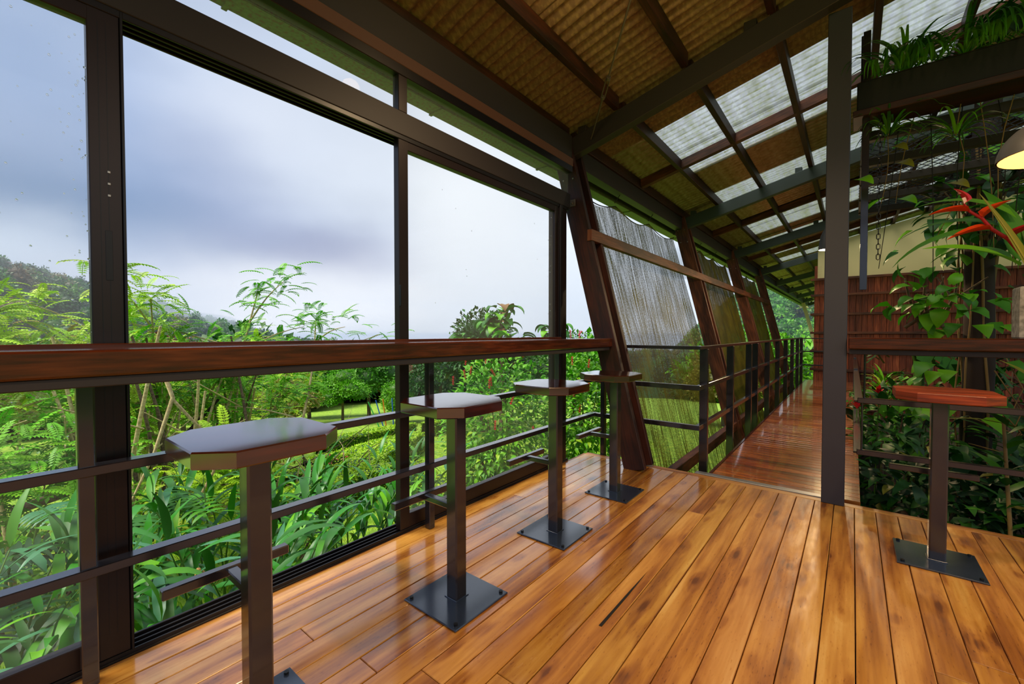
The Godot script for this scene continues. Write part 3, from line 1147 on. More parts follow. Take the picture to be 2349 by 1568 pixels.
func slab(poly: Array, y0: float, y1: float, bev: float) -> ArrayMesh:
	var b = MB.new()
	b.uvo = Vector2(rng.randf(), rng.randf())
	var c = Vector2()
	for p in poly:
		c += p / poly.size()
	var ring = func(y, inset): return poly.map(func(p): return Vector3(p.x, y, p.y) - Vector3(p.x - c.x, 0, p.y - c.y).normalized() * inset)
	var lv = [ring.call(y0, bev), ring.call(y0 + bev, 0.0), ring.call(y1 - bev, 0.0), ring.call(y1, bev)]
	var uvs = func(ps): return ps.map(func(p): return Vector2(p.x, p.z))
	b.face(lv[3], Vector3.UP, uvs.call(lv[3]))
	b.face(lv[0], Vector3.DOWN, uvs.call(lv[0]))
	for l in 3:
		for i in poly.size():
			var j = (i + 1) % poly.size()
			var ps = [lv[l][i], lv[l][j], lv[l + 1][j], lv[l + 1][i]]
			b.face(ps, ps[0] + ps[1] - Vector3(c.x, (y0 + y1) * 0.5, c.y) * 2, [Vector2(ps[0].y, ps[0].x + ps[0].z), Vector2(ps[1].y, ps[1].x + ps[1].z), Vector2(ps[2].y, ps[2].x + ps[2].z), Vector2(ps[3].y, ps[3].x + ps[3].z)])
	return b.done()


func build_stools():
	var s = thing("bar_stool", "bar stool nearest the camera, its dark seat and post filling the left foreground", "stool", Vector3(-1.33, 0, -0.485), 0, "bolted down bar stools")
	obj("seat", slab(octagon(0.19, 0.19, 0.075), 0.812, 0.857, 0.004), M.seat_wood, s, Transform3D(Basis(), Vector3(-0.045, 0, -0.02)))
	obj("post", span(Vector3(-0.032, 0.008, -0.032), Vector3(0.032, 0.806, 0.032), 0.006), M.dark_steel, s)
	obj("mount_plate", span(Vector3(-0.12, 0.804, -0.12), Vector3(0.08, 0.812, 0.08), 0.001), M.dark_steel, s)
	var pl = obj("base_plate", slab([Vector2(-0.158, -0.158), Vector2(0.158, -0.158), Vector2(0.158, 0.158), Vector2(-0.158, 0.158)], 0.0, 0.009, 0.003), M.plate_steel, s)
	for k in [[-1, -1], [-1, 1], [1, -1], [1, 1]]:
		obj("bolt", tubem([Vector3(k[0] * 0.136, 0.008, k[1] * 0.136), Vector3(k[0] * 0.136, 0.017, k[1] * 0.136)], [0.0085, 0.0085], 6), M.black_bolt, pl)
	obj("weld", span(Vector3(-0.037, 0.008, -0.037), Vector3(0.037, 0.013, 0.037), 0.004), M.plate_steel, s)
	var ft = obj("footrest", span(Vector3(-0.225, 0.382, -0.175), Vector3(-0.195, 0.412, 0.175), 0.003), M.dark_steel, s)
	obj("arm", span(Vector3(-0.2, 0.382, -0.016), Vector3(-0.03, 0.408, 0.016), 0.003), M.dark_steel, ft)
	for q in [[-1.275, "second bar stool from the camera in the row along the window counter"], [-2.06, "third bar stool from the camera in the row along the window counter"], [-2.85, "farthest bar stool of the window row, beside the leaning post"]]:
		dup(s, Vector3(-1.33, 0, q[0]), 0, q[1])
	var lone = dup(s, Vector3(0.345, 0, -3.005), -PI / 2, "bar stool standing alone at the right counter, by the corner post")
	lone.get_node("seat").material_override = M.dry_seat_wood


func build_back_wall():
	var w = struct("wall_back")
	obj("backing", span(Vector3(-0.74, -2.2, -13.1), Vector3(8.0, 2.46, -12.95), 0.0), M.joint_black, w)
	var x = -0.76
	while x < 7.9:
		var g = rng.randf_range(0.4, 1.35)
		var b = MB.new()
		b.col = Color(g, g * rng.randf_range(0.88, 1.0), g * rng.randf_range(0.85, 1.0))
		b.uvo = Vector2(rng.randf() * 3, rng.randf() * 5)
		var bw = rng.randf_range(0.1, 0.13)
		b.box(Vector3(bw - 0.005, 4.6, 0.022), Vector3(x + bw / 2, 0.15, -12.935 + rng.randf() * 0.01), 0.002)
		obj("board", b.done(), M.cladding_wood, w)
		x += bw
	for y in [2.455, 2.065, 1.6, 1.15, 0.695, 0.25, -0.2, -0.65]:
		obj("batten", span(Vector3(-0.83, y - 0.028, -12.925), Vector3(7.9, y + 0.028, -12.86)), M.post_wood, w)
	var up = MB.new()
	up.face([Vector3(-0.7, 2.46, -12.97), Vector3(8.0, 2.46, -12.97), Vector3(8.0, zroof(8.0, 0.16), -12.97), Vector3(-0.7, zroof(-0.7, 0.16), -12.97)], Vector3.BACK, [Vector2(), Vector2(), Vector2(), Vector2()])
	up.face([Vector3(-0.7, 2.46, -13.1), Vector3(8.0, 2.46, -13.1), Vector3(8.0, zroof(8.0, 0.16), -13.1), Vector3(-0.7, zroof(-0.7, 0.16), -13.1)], Vector3.FORWARD, [Vector2(), Vector2(), Vector2(), Vector2()])
	obj("plaster", up.done(), M.cream_paint, w)
	var sd = struct("wall_left")
	obj("backing", span(Vector3(-0.76, -2.6, -22.0), Vector3(-0.62, 2.8, -12.97), 0.0), M.cladding_wood, sd)
	for y in [2.455, 2.065, 1.6, 1.15, 0.695, 0.25]:
		obj("batten", span(Vector3(-0.83, y - 0.028, -22.0), Vector3(-0.76, y + 0.028, -12.92)), M.post_wood, sd)
	var pp = thing("leaning_post", "pale slanting post far past the end of the walkway", "post", Vector3(-1.41, 0, -27.6))
	obj("pole", beamm(Vector3(-0.253, 1, 0) * -3.0, Vector3(-0.253, 1, 0) * 2.75, 0.12, 0.16, Vector3.RIGHT), M.pale_bark, pp)


func build_lamps():
	# the dome lamp above the right counter
	var d = thing("pendant_lamp", "grey dome pendant lamp with a glowing warm inside at the right edge", "lamp", Vector3(0.625, 1.845, -2.62))
	var prof = []
	for i in 13:
		var a = i / 12.0 * PI / 2
		prof.append(Vector2(0.165 * cos(a) + 0.012, 0.15 * sin(a)))
	var b = MB.new()
	b.lathe(prof, 40)
	obj("shade", b.done(), M.lamp_grey, d)
	b = MB.new()
	var inn = prof.map(func(p): return Vector2(maxf(p.x - 0.006, 0.004), p.y * 0.96))
	inn.reverse()
	b.lathe(inn, 40)
	obj("lining", b.done(), M.lamp_inside, d)
	b = MB.new()
	b.lathe([Vector2(0.03, 0.14), Vector2(0.03, 0.2), Vector2(0.012, 0.22)], 16)
	obj("cap", b.done(), M.lamp_grey, d)
	obj("cord", tubem([Vector3(0, 0.21, 0), Vector3(0, zroof(0.625, 0.16) - 1.845, 0)], [0.004, 0.004], 6), M.black_cord, d)
	b = MB.new()
	b.blob(Vector3.ONE * 0.03, Vector3(0, 0.075, 0), noise_of(1, 0.1), 0.0, 12, 8)
	obj("bulb", b.done(), M.lamp_bulb, d)
	lamp_light(d, Vector3(0, 0.035, 0), 0.08, 0.03)
	# the perforated bell lamp over the walkway
	var k = thing("pendant_lamp", "small grey bell lamp hanging over the walkway, half behind the corner post", "lamp", Vector3(-0.27, 2.16, -6.45))
	b = MB.new()
	b.lathe([Vector2(0.075, 0.0), Vector2(0.07, 0.08), Vector2(0.055, 0.17), Vector2(0.03, 0.23), Vector2(0.012, 0.26)], 24)
	obj("shade", b.done(), M.lamp_grey, k)
	b = MB.new()
	b.lathe([Vector2(0.05, 0.17), Vector2(0.064, 0.08), Vector2(0.069, 0.002)], 24)
	obj("lining", b.done(), M.lamp_inside, k)
	obj("cord", tubem([Vector3(0, 0.25, 0), Vector3(0, zroof(-0.27, 0.16) - 2.16, 0)], [0.004, 0.004], 6), M.black_cord, k)
	b = MB.new()
	b.blob(Vector3.ONE * 0.03, Vector3(0, 0.05, 0), noise_of(1, 0.1), 0.0, 12, 8)
	obj("bulb", b.done(), M.lamp_bulb, k)
	lamp_light(k, Vector3(0, 0.0, 0), 1.6, 0.03)
	for q in [[Vector3(-0.29, 2.14, -9.4), "added second bell lamp along the walkway, unseen behind the corner post"]]:
		dup(k, q[0], 0.0, q[1])  # added out of sight, to brighten the walkway boards and their glints
	# globe lamps under the roof of the room, above the picture; one reflects in the high glass, the rest are added to light the floor
	var spots = [Vector3(-0.92, 3.08, -1.86), Vector3(0.95, 3.3, -1.5), Vector3(-0.92, 3.08, 0.7), Vector3(1.1, 3.4, 1.0), Vector3(2.6, 3.6, -1.5)]
	for i in spots.size():
		var g = thing("globe_lamp", ["round globe lamp under the roof that shows as a bright dot in the high window", "added unseen globe lamp under the roof above the right counter stool", "added unseen globe lamp under the roof behind the camera on the window side", "added unseen globe lamp under the roof behind the camera, mid-room", "added unseen globe lamp under the roof farthest from the windows"][i], "lamp", spots[i], 0, "globe lamps under the roof")
		b = MB.new()
		b.blob(Vector3.ONE * 0.07, Vector3(), noise_of(1, 0.1), 0.0, 16, 10)
		obj("globe", b.done(), M.lamp_bulb, g)
		obj("stem", tubem([Vector3(0, 0.06, 0), Vector3(0, zroof(spots[i].x, 0.17) - spots[i].y, 0)], [0.012, 0.012], 8), M.black_frame, g)
		lamp_light(g, Vector3(0, -0.075, 0), [2.5, 2.9, 0.5, 2.6, 2.9][i], 0.07, true)
		lamp_light(g, Vector3(), 0.12, 0.07)


# ---------------------------------------------------------------- plants
func tint(g0: float, g1: float) -> Color:
	var g = rng.randf_range(g0, g1)
	return Color(g * rng.randf_range(0.85, 1.2), g, g * rng.randf_range(0.8, 1.1))


func crown_mesh(sd: int, lobes: Array, count: int, l: float, w: float, core = 0.72) -> ArrayMesh:
	# lobes: [centre, radii]; leaves lie on and just inside the lobes
	var r = RandomNumberGenerator.new()
	r.seed = sd
	var b = MB.new()
	var nz = noise_of(sd, 0.05, 3)
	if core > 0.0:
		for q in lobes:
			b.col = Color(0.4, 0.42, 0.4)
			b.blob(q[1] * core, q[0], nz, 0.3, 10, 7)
	for i in count:
		var q = lobes[r.randi() % lobes.size()]
		var y = r.randf_range(-0.7, 1.0)
		var a = r.randf() * TAU
		var d = Vector3(cos(a) * sqrt(1 - y * y), y, sin(a) * sqrt(1 - y * y))
		var p = q[0] + d * q[1] * r.randf_range(0.78, 1.08) * (1.0 + 0.25 * nz.get_noise_3dv((d + q[0]) * 60.0))
		var out = (d + Vector3(r.randfn(0, 0.5), r.randfn(0, 0.4) + 0.1, r.randfn(0, 0.5))).normalized()
		var g = r.randf_range(0.6, 1.25)
		b.col = Color(g * r.randf_range(0.9, 1.2), g, g * 0.9)
		var k = r.randf_range(0.7, 1.25)
		b.card(p, out, (d + Vector3.UP).normalized(), l * k, w * k)
	return b.done()


func spray_mesh(pairs: int, l: float, leaf_l: float, leaf_w: float, droop: float) -> ArrayMesh:  # a feathered leaf along +z
	var b = MB.new()
	var p = Vector3()
	var ang = 0.35
	var pts = [p]
	for i in pairs:
		p += Vector3(0, sin(ang), cos(ang)) * l / pairs
		ang -= droop / pairs
		pts.append(p)
		for s in [-1, 1]:
			var d = Vector3(s * 0.9, -0.12, 0.45).normalized()
			b.card(p, d, Vector3.UP, leaf_l * (1.0 - 0.45 * absf(float(i) / pairs - 0.45) * 2), leaf_w)
	b.card(p, Vector3(0, sin(ang), cos(ang)), Vector3.UP, leaf_l, leaf_w)
	b.tube(pts, pts.map(func(_q): return 0.004), 3, false)
	return b.done()


func stem_pts(a: Vector3, b: Vector3, bend: Vector3, n = 6) -> Array:
	var r = []
	for i in n + 1:
		var t = float(i) / n
		r.append(a.lerp(b, t) + bend * sin(PI * t))
	return r


func taper(n: int, r0: float, r1: float) -> Array:
	var r = []
	for i in n:
		r.append(lerpf(r0, r1, float(i) / (n - 1)))
	return r


func feather_tree(label: String, at: Vector3, tops: Array, leafmat: Material, sprays: int, spread: float, bark: Material, thick: float, group = "feathery trees below the windows"):
	# several bare stems rising to `tops` (offsets from the base), feathery leaves near their upper ends
	var t = thing("feathery_tree", label, "tree", at, 0, group)
	var xs = []
	var cs = []
	for q in tops:
		var root = Vector3(rng.randf_range(-0.2, 0.2), 0, rng.randf_range(-0.2, 0.2))
		var pts = stem_pts(root, q, Vector3(rng.randfn(0, 0.12), 0, rng.randfn(0, 0.12)) * q.length(), 8)
		obj("stem", tubem(pts, taper(9, thick, thick * 0.3), 6), bark, t)
		for j in 3:  # side branches
			var k = rng.randi_range(4, 7)
			var o = pts[k]
			var e = o + (Vector3(rng.randfn(0, 0.6), rng.randf_range(0.2, 0.9), rng.randfn(0, 0.6))).normalized() * q.length() * rng.randf_range(0.2, 0.4)
			var bp = stem_pts(o, e, Vector3(0, 0.06, 0), 4)
			obj("branch", tubem(bp, taper(5, thick * 0.45, thick * 0.15), 5), bark, t)
			pts = pts + [e]
		for i in sprays / tops.size():
			var p = pts[rng.randi_range(5, pts.size() - 1)] + rdir() * spread * pow(rng.randf(), 0.7)
			if i < 6:
				p = pts[8]
			var d = Vector3(rng.randfn(0.35, 0.6), rng.randfn(0.1, 0.3), rng.randfn(-0.35, 0.6))
			xs.append(Transform3D(along(d, Vector3.UP).scaled(Vector3.ONE * rng.randf_range(0.7, 1.25)), p))
			cs.append(tint(0.7, 1.25))
	scatter("foliage", M_spray, leafmat, xs, cs, t)
	return t


var M_spray: ArrayMesh


func ginger(label: String, at: Vector3, stems: int, tall: float, lean: Vector3, r0: float, buds = 0):
	var t = thing("ginger_plant", label, "plant", at, 0, "ginger plants under the windows")
	var ms = []
	for i in 5:
		ms.append(leafm(0.42 + 0.035 * i, 0.056 + 0.005 * i, 7, 0.5, 0.9 + 0.25 * i, 0.22, 0.62, 0.02))
	var mats = [M.ginger_green, M.leaf_deep, M.ginger_green, M.leaf_deep, M.leaf_mid, M.leaf_blue, M.ginger_green, M.leaf_bright, M.leaf_deep]
	for s in stems:
		var a = rng.randf() * TAU
		var root = Vector3(cos(a), 0, sin(a)) * r0 * sqrt(rng.randf())
		var h = tall * rng.randf_range(0.7, 1.1)
		var out = (root.normalized() * 0.45 + lean + Vector3(rng.randfn(0, 0.15), 0, rng.randfn(0, 0.15)))
		var top = root + Vector3(0, h, 0) + out * h * 0.6
		var pts = stem_pts(root, top, Vector3(0, 0.1, 0) - out * 0.12, 8)
		obj("stem", tubem(pts, taper(9, 0.011, 0.004), 5), M.green_stem, t)
		var side = 1.0
		var ax = out.cross(Vector3.UP).normalized()
		for k in 11:
			var f = 2.0 + k * 0.6
			var i = mini(int(f), 7)
			var p = pts[i].lerp(pts[i + 1], f - i)
			var dir = (pts[i + 1] - pts[i]).normalized()
			var d = (ax * side * 1.0 + dir * 0.55 + rdir() * 0.18).normalized()
			side = -side
			obj("leaf", ms[rng.randi() % 5], mats[rng.randi() % mats.size()], t, Transform3D(along(d, (Vector3.UP + dir * 0.2).normalized()).scaled(Vector3.ONE * rng.randf_range(0.75, 1.1)), p))
		obj("leaf", ms[0], mats[rng.randi() % 5], t, Transform3D(along((pts[8] - pts[7]).normalized(), Vector3.UP), pts[8]))
	for i in buds:
		var b = MB.new()
		for j in 7:
			b.blob(Vector3(0.016, 0.02, 0.016), rdir() * 0.03, hill_noise, 0.0, 8, 5)
		obj("flower_bud", b.done(), M.bud_peach, t, Transform3D(Basis(), [Vector3(0.78, 0.9, 0.25), Vector3(0.6, 0.62, -0.1), Vector3(0.3, 1.0, 0.3)][i]))
	return t


func split_leaf(l: float, fingers: int) -> ArrayMesh:  # a deeply cut leaf, face up along +z
	var b = MB.new()
	var base = b.xf
	b.leaf(l, l * 0.2, 6, 0.25, 0.9, 0.1, 0.5)
	for i in fingers:
		var s = (i + 0.5) / fingers
		for k in [-1, 1]:
			var d = Vector3(k * 0.95, 0.05, 0.5 - 0.3 * (1 - s)).normalized()
			b.xf = base * Transform3D(along(d, Vector3.UP), Vector3(0, l * (0.22 * s - 0.24 * s * s), l * s * 0.9))
			b.leaf(l * (0.5 - 0.32 * absf(s - 0.35)), l * 0.9 / fingers * 0.82, 4, 0.2, 0.8, 0.1, 0.6)
	b.xf = base
	return b.done()


func monstera(label: String, at: Vector3, n: int, size: float, face: Vector3, m1: Material, m2: Material, r0 = 0.5):
	var t = thing("split_leaf_plant", label, "plant", at, 0, "split leaf plants in the greenery")
	var lm = split_leaf(size, 8)
	for i in n:
		var a = rng.randf() * TAU
		var tip = Vector3(cos(a) * r0 * rng.randf(), rng.randf_range(0.5, 1.3), sin(a) * r0 * rng.randf())
		obj("stalk", tubem(stem_pts(Vector3(), tip, Vector3(0, 0.1, 0), 5), taper(6, 0.014, 0.008), 5), M.green_stem, t)
		var d = (Vector3(cos(a), -0.1, sin(a)) + face * 0.9).normalized()
		obj("leaf", lm, m1 if rng.randf() < 0.6 else m2, t, Transform3D(along(d, (Vector3.UP + face * 0.5).normalized()).scaled(Vector3.ONE * rng.randf_range(0.75, 1.15)), tip))


func shrub(called: String, label: String, at: Vector3, rad: Vector3, single: int, loose: int, leaf_l: float, leaf_w: float, mats: Array, to_eye: Vector3, group: String, category = "bush"):
	# stems from the base, `single` leaves one by one towards the viewer, the rest of the foliage joined
	var t = thing(called, label, category, at, 0, group)
	for i in 9:
		var e = Vector3(rng.randfn(0, 0.4) * rad.x, rad.y * rng.randf_range(0.9, 1.7), rng.randfn(0, 0.4) * rad.z)
		obj("stem", tubem(stem_pts(Vector3(rng.randfn(0, 0.08), 0, rng.randfn(0, 0.08)), e, Vector3(rng.randfn(0, 0.05), 0, rng.randfn(0, 0.05)), 5), taper(6, 0.018, 0.006), 5), M.bark, t)
	var ms = []
	for i in 4:
		ms.append(leafm(leaf_l * (0.85 + 0.12 * i), leaf_w * (0.9 + 0.1 * i), 4, 0.3, 0.6 + 0.35 * i, 0.25, 0.52, leaf_l * 0.12))
	var c = Vector3(0, rad.y, 0)
	for i in single:
		var d = rdir()
		d = (d + to_eye * 0.7).normalized()
		var k = pow(rng.randf(), 0.35)
		var p = c + d * rad * k * (1.0 + 0.22 * hill_noise.get_noise_3dv((d + at) * 70.0))
		var f = (d + Vector3(rng.randfn(0, 0.6), rng.randfn(-0.25, 0.4), rng.randfn(0, 0.6))).normalized()
		obj("leaf", ms[rng.randi() % 4], mats[rng.randi() % mats.size()], t, Transform3D(along(f, (Vector3.UP + d * 0.7).normalized()).scaled(Vector3.ONE * rng.randf_range(0.75, 1.2)), p))
	if loose > 0:
		var xs = []
		var cs = []
		for i in loose:
			var d = rdir()
			var p = c + d * rad * pow(rng.randf(), 0.3) * (1.0 + 0.22 * hill_noise.get_noise_3dv((d + at) * 70.0))
			var f = (d + Vector3(rng.randfn(0, 0.6), rng.randfn(-0.2, 0.4), rng.randfn(0, 0.6))).normalized()
			xs.append(Transform3D(along(f, (Vector3.UP + d * 0.7).normalized()).scaled(Vector3.ONE * rng.randf_range(0.75, 1.2)), p))
			cs.append(tint(0.65, 1.2))
		scatter("foliage", ms[1], mats[0], xs, cs, t)
	return t


func hedge(label: String, path: Array, wide: float, tall: float):
	# a clipped hedge along `path` (points on the ground), with small leaves all over it
	var t = thing("hedge", label, "hedge", path[0], 0, "clipped hedges of the garden maze")
	var o = path[0]
	var pts = []
	for i in path.size() - 1:
		var n = maxi(2, int(path[i].distance_to(path[i + 1]) / 0.18))
		for k in n:
			pts.append(path[i].lerp(path[i + 1], float(k) / n) - o)
	pts.append(path[-1] - o)
	var b = MB.new()
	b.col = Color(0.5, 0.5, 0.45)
	var prof = [Vector2(-0.5, 0), Vector2(-0.5, 0.25), Vector2(-0.5, 0.5), Vector2(-0.5, 0.75), Vector2(-0.47, 0.95), Vector2(-0.4, 1), Vector2(-0.13, 1.01), Vector2(0.13, 1.01), Vector2(0.4, 1), Vector2(0.47, 0.95), Vector2(0.5, 0.75), Vector2(0.5, 0.5), Vector2(0.5, 0.25), Vector2(0.5, 0)]
	var np = pts.size() - 1
	var xs = []
	var cs = []
	var at_uv = func(u, w):
		var f = w * np
		var i = mini(int(f), np - 1)
		var p = pts[i].lerp(pts[i + 1], f - i)
		var d = (pts[mini(i + 2, np)] - pts[maxi(i - 1, 0)])
		d.y = 0
		var sd = d.normalized().cross(Vector3.UP)
		var g = u * (prof.size() - 1)
		var j = mini(int(g), prof.size() - 2)
		var q = prof[j].lerp(prof[j + 1], g - j)
		var e = hill_noise.get_noise_3dv((p + o + sd * q.x + Vector3(0, q.y, 0)) * 60.0) * 0.05
		var shrink = 1.0
		if w < 0.001 or w > 0.999:
			shrink = 0.75
		return [p + sd * (q.x * wide * shrink + e) + Vector3(0, q.y * tall * lerpf(0.9, 1.0, shrink) + e - 0.1, 0), Vector2(u, w)]
	b.grid(at_uv, 13, np, false)
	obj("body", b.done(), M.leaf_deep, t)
	var cnt = int(900 * np * 0.18 * (wide + tall * 2) / 1.5)
	for i in mini(cnt, 9000):
		var u = rng.randf()
		var w = rng.randf()
		var p = at_uv.call(u, w)[0]
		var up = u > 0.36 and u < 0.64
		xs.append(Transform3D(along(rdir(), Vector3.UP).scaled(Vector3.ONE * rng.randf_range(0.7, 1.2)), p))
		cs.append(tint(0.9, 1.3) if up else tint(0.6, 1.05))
	var lf = MB.new()
	lf.card(Vector3(), Vector3(0, 0.3, 0.95), Vector3.UP, 0.055, 0.034)
	lf.card(Vector3(), Vector3(0.7, 0.2, -0.6), Vector3.UP, 0.05, 0.032)
	lf.card(Vector3(), Vector3(-0.7, 0.25, -0.5), Vector3.UP, 0.05, 0.032)
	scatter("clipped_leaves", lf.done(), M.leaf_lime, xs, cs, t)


func cycad(label: String, at: Vector3, r: float):
	var t = thing("cycad", label, "plant", at, 0, "cycads on the lawn")
	obj("trunk", tubem([Vector3(0, -0.05, 0), Vector3(0, 0.16, 0), Vector3(0, 0.22, 0)], [0.08, 0.09, 0.04], 8), M.dark_bark, t)
	var fm = spray_mesh(14, r, r * 0.22, 0.014, 1.3)
	for i in 18:
		var a = TAU * i / 18 + rng.randf() * 0.2
		obj("frond", fm, M.leaf_mid if i % 3 else M.leaf_olive, t, Transform3D(along(Vector3(cos(a), rng.randf_range(0.1, 0.9), sin(a)), Vector3.UP).scaled(Vector3.ONE * rng.randf_range(0.8, 1.1)), Vector3(0, 0.2, 0)))


func build_garden():
	M_spray = spray_mesh(9, 0.27, 0.066, 0.03, 0.8)
	# ginger under the windows
	ginger("lush ginger clump with long glossy leaves under the open middle window", on_ground(-3.75, -1.2), 16, 1.25, Vector3(0.15, 0, 0.1), 0.55, 3)
	ginger("wide arching ginger clump below the middle window, right of the nearest stool", on_ground(-4.55, -2.75), 18, 1.05, Vector3(-0.05, 0, -0.35), 0.5)
	ginger("ginger clump behind the left pane at the picture's lower left", on_ground(-3.55, 0.15), 14, 1.15, Vector3(0.1, 0, -0.15), 0.5)
	ginger("short ginger clump right against the window sill", on_ground(-2.95, -0.95), 8, 0.85, Vector3(-0.1, 0, -0.1), 0.35)
	ginger("tall ginger clump seen just left of the nearest stool's post", on_ground(-4.75, -1.5), 9, 1.25, Vector3(0, 0, -0.1), 0.3)
	# cut leaves
	monstera("split leaf plant behind the left pane, high among the shrubs", on_ground(-5.4, -0.15), 6, 0.5, Vector3(0.7, 0, 0.1), M.leaf_blue, M.leaf_mid)
	monstera("dark split leaf plant low behind the left pane", on_ground(-4.6, 0.05), 9, 0.5, Vector3(0.7, 0, 0.1), M.leaf_dark, M.leaf_deep, 0.7)
	monstera("split leaf plant just right of the left window post", on_ground(-5.0, -0.95), 6, 0.45, Vector3(0.7, 0, 0.2), M.leaf_deep, M.leaf_mid)
	# feathery trees on the slope
	var F = [
		[Vector2(-7.4, -0.9), [Vector3(-0.3, 3.5, -0.6), Vector3(0.2, 2.9, 0.2), Vector3(-0.4, 2.6, 0.3)], "leaf_lime", 190, "feathery tree with bare pale stems beside the left window post"],
		[Vector2(-7.6, -1.9), [Vector3(0.1, 3.7, -0.9), Vector3(-0.2, 3.1, 0.1), Vector3(0.3, 2.6, -0.4)], "leaf_bright", 210, "feathery tree whose long windblown branch reaches highest against the sky"],
		[Vector2(-8.2, -3.0), [Vector3(0.2, 3.4, -1.0), Vector3(-0.1, 2.5, 0.2), Vector3(0.2, 2.2, -0.2)], "leaf_bright", 150, "feathery tree bending right above the counter near the window's middle"],
		[Vector2(-9.4, -1.4), [Vector3(0.2, 3.6, 0.0), Vector3(-0.4, 3.0, 0.5), Vector3(0.5, 3.0, -0.4)], "leaf_lime", 200, "tall pale stemmed feathery tree behind the nearest ones, left of middle"],
		[Vector2(-10.0, -3.2), [Vector3(-0.2, 3.0, 0.4), Vector3(0.4, 2.7, -0.3)], "leaf_lime", 170, "yellow green feathery tree standing behind the bare stems"],
		[Vector2(-8.0, 0.3), [Vector3(0.2, 3.3, -0.4), Vector3(-0.2, 2.7, 0.4)], "leaf_lime", 190, "lime green feathery tree behind the left pane"],
		[Vector2(-11.5, 0.2), [Vector3(0.2, 3.3, -0.4), Vector3(-0.4, 3.2, 0.3)], "leaf_olive", 180, "yellowish feathery tree far behind the left pane"],
		[Vector2(-6.2, -0.1), [Vector3(0.1, 1.7, 0.1), Vector3(-0.3, 1.9, -0.3)], "leaf_bright", 150, "low feathery sapling close behind the left pane"],
		[Vector2(-5.9, -1.5), [Vector3(0.3, 1.25, 0.1), Vector3(-0.2, 1.5, -0.3)], "leaf_lime", 130, "low lime green feathery sapling just behind the ginger clump"],
		[Vector2(-12.4, -2.4), [Vector3(0, 3.2, 0), Vector3(0.6, 2.9, -0.8), Vector3(-0.5, 2.7, 0.7)], "leaf_lime", 240, "spreading light green feathery tree farther down the slope, left of middle"],
		[Vector2(-13.0, -5.0), [Vector3(0, 2.6, 0), Vector3(0.8, 2.4, -0.8), Vector3(-0.6, 2.4, 0.7)], "leaf_lime", 220, "spreading light green feathery tree down the slope behind the dry twigs"],
	]
	for q in F:
		feather_tree(q[4], on_ground(q[0].x, q[0].y), q[1], M[q[2]], int(q[3] * 2.3), 0.42, M.pale_bark, 0.035)
	# the forked pale branch and dry twigs
	var br = thing("forked_branch", "pale forked dead branch hanging in front of the ginger leaves", "branch", Vector3(-4.9, 0.45, -1.1))
	obj("limb", tubem([Vector3(-0.1, 0.35, 0.05), Vector3(0, 0.1, 0), Vector3(-0.02, -0.4, 0.14), Vector3(-0.05, -0.8, 0.3)], [0.02, 0.018, 0.014, 0.008], 6), M.pale_bark, br)
	obj("limb", tubem([Vector3(0, 0.08, 0), Vector3(0.04, -0.25, -0.22), Vector3(0.05, -0.65, -0.3), Vector3(0.02, -1.0, -0.12), Vector3(0.04, -1.35, -0.1), Vector3(0.06, -1.5, -0.2)], [0.016, 0.015, 0.014, 0.012, 0.009, 0.005], 6), M.pale_bark, br)
	var tw = thing("dry_twigs", "tangle of bare dry twigs in front of the hedge maze", "branch", on_ground(-7.2, -3.4))
	for i in 26:
		var a = Vector3(rng.randfn(0, 0.5), rng.randf_range(0.1, 0.6), rng.randfn(0, 0.6))
		var e = a + Vector3(rng.randfn(0, 0.5), rng.randf_range(0.2, 1.1), rng.randfn(-0.3, 0.7))
		obj("twig", tubem(stem_pts(a, e, rdir() * 0.15, 5), taper(6, 0.012, 0.003), 4), M.bark if i % 2 else M.pale_bark, tw)
	var lg = thing("fallen_limb", "fallen grey limb lying across the bare stems on the slope", "branch", on_ground(-8.0, -1.2))
	obj("limb", tubem([Vector3(0, 0.9, 1.0), Vector3(0.1, 1.1, 0.2), Vector3(-0.1, 1.2, -0.9), Vector3(0, 1.35, -1.9)], [0.06, 0.06, 0.05, 0.03], 7), M.bark, lg)
	obj("limb", tubem([Vector3(0.1, 1.1, 0.0), Vector3(0.3, 1.5, -0.6), Vector3(0.4, 2.1, -1.1)], [0.04, 0.035, 0.02], 6), M.dark_bark, lg)
	for q in [[Vector2(-6.7, -0.95), 8, "bunch of bare pale stems just right of the left window post"], [Vector2(-7.4, -1.75), 9, "bunch of bare pale stems behind the nearest stool's seat"], [Vector2(-8.4, -2.6), 7, "bunch of bare pale stems left of the dry twigs"], [Vector2(-6.4, 0.1), 5, "bunch of bare stems behind the left pane"]]:
		var t = thing("bare_stems", q[2], "tree", on_ground(q[0].x, q[0].y), 0, "bare stemmed saplings on the slope")
		for i in q[1]:
			var a = Vector3(rng.randfn(0, 0.25), 0, rng.randfn(0, 0.45))
			var e = a + Vector3(rng.randfn(0, 0.25), rng.randf_range(2.0, 3.0), rng.randfn(-0.15, 0.35))
			obj("stem", tubem(stem_pts(a, e, Vector3(rng.randfn(0, 0.08), 0, rng.randfn(0, 0.08)), 6), taper(7, 0.032, 0.014), 6), M.pale_bark if i % 3 else M.bark, t)
			var k = a.lerp(e, rng.randf_range(0.45, 0.7))
			obj("branch", tubem(stem_pts(k, k + Vector3(rng.randfn(0, 0.3), rng.randf_range(0.2, 0.7), rng.randfn(0, 0.4)), Vector3(), 3), taper(4, 0.012, 0.005), 5), M.pale_bark, t)
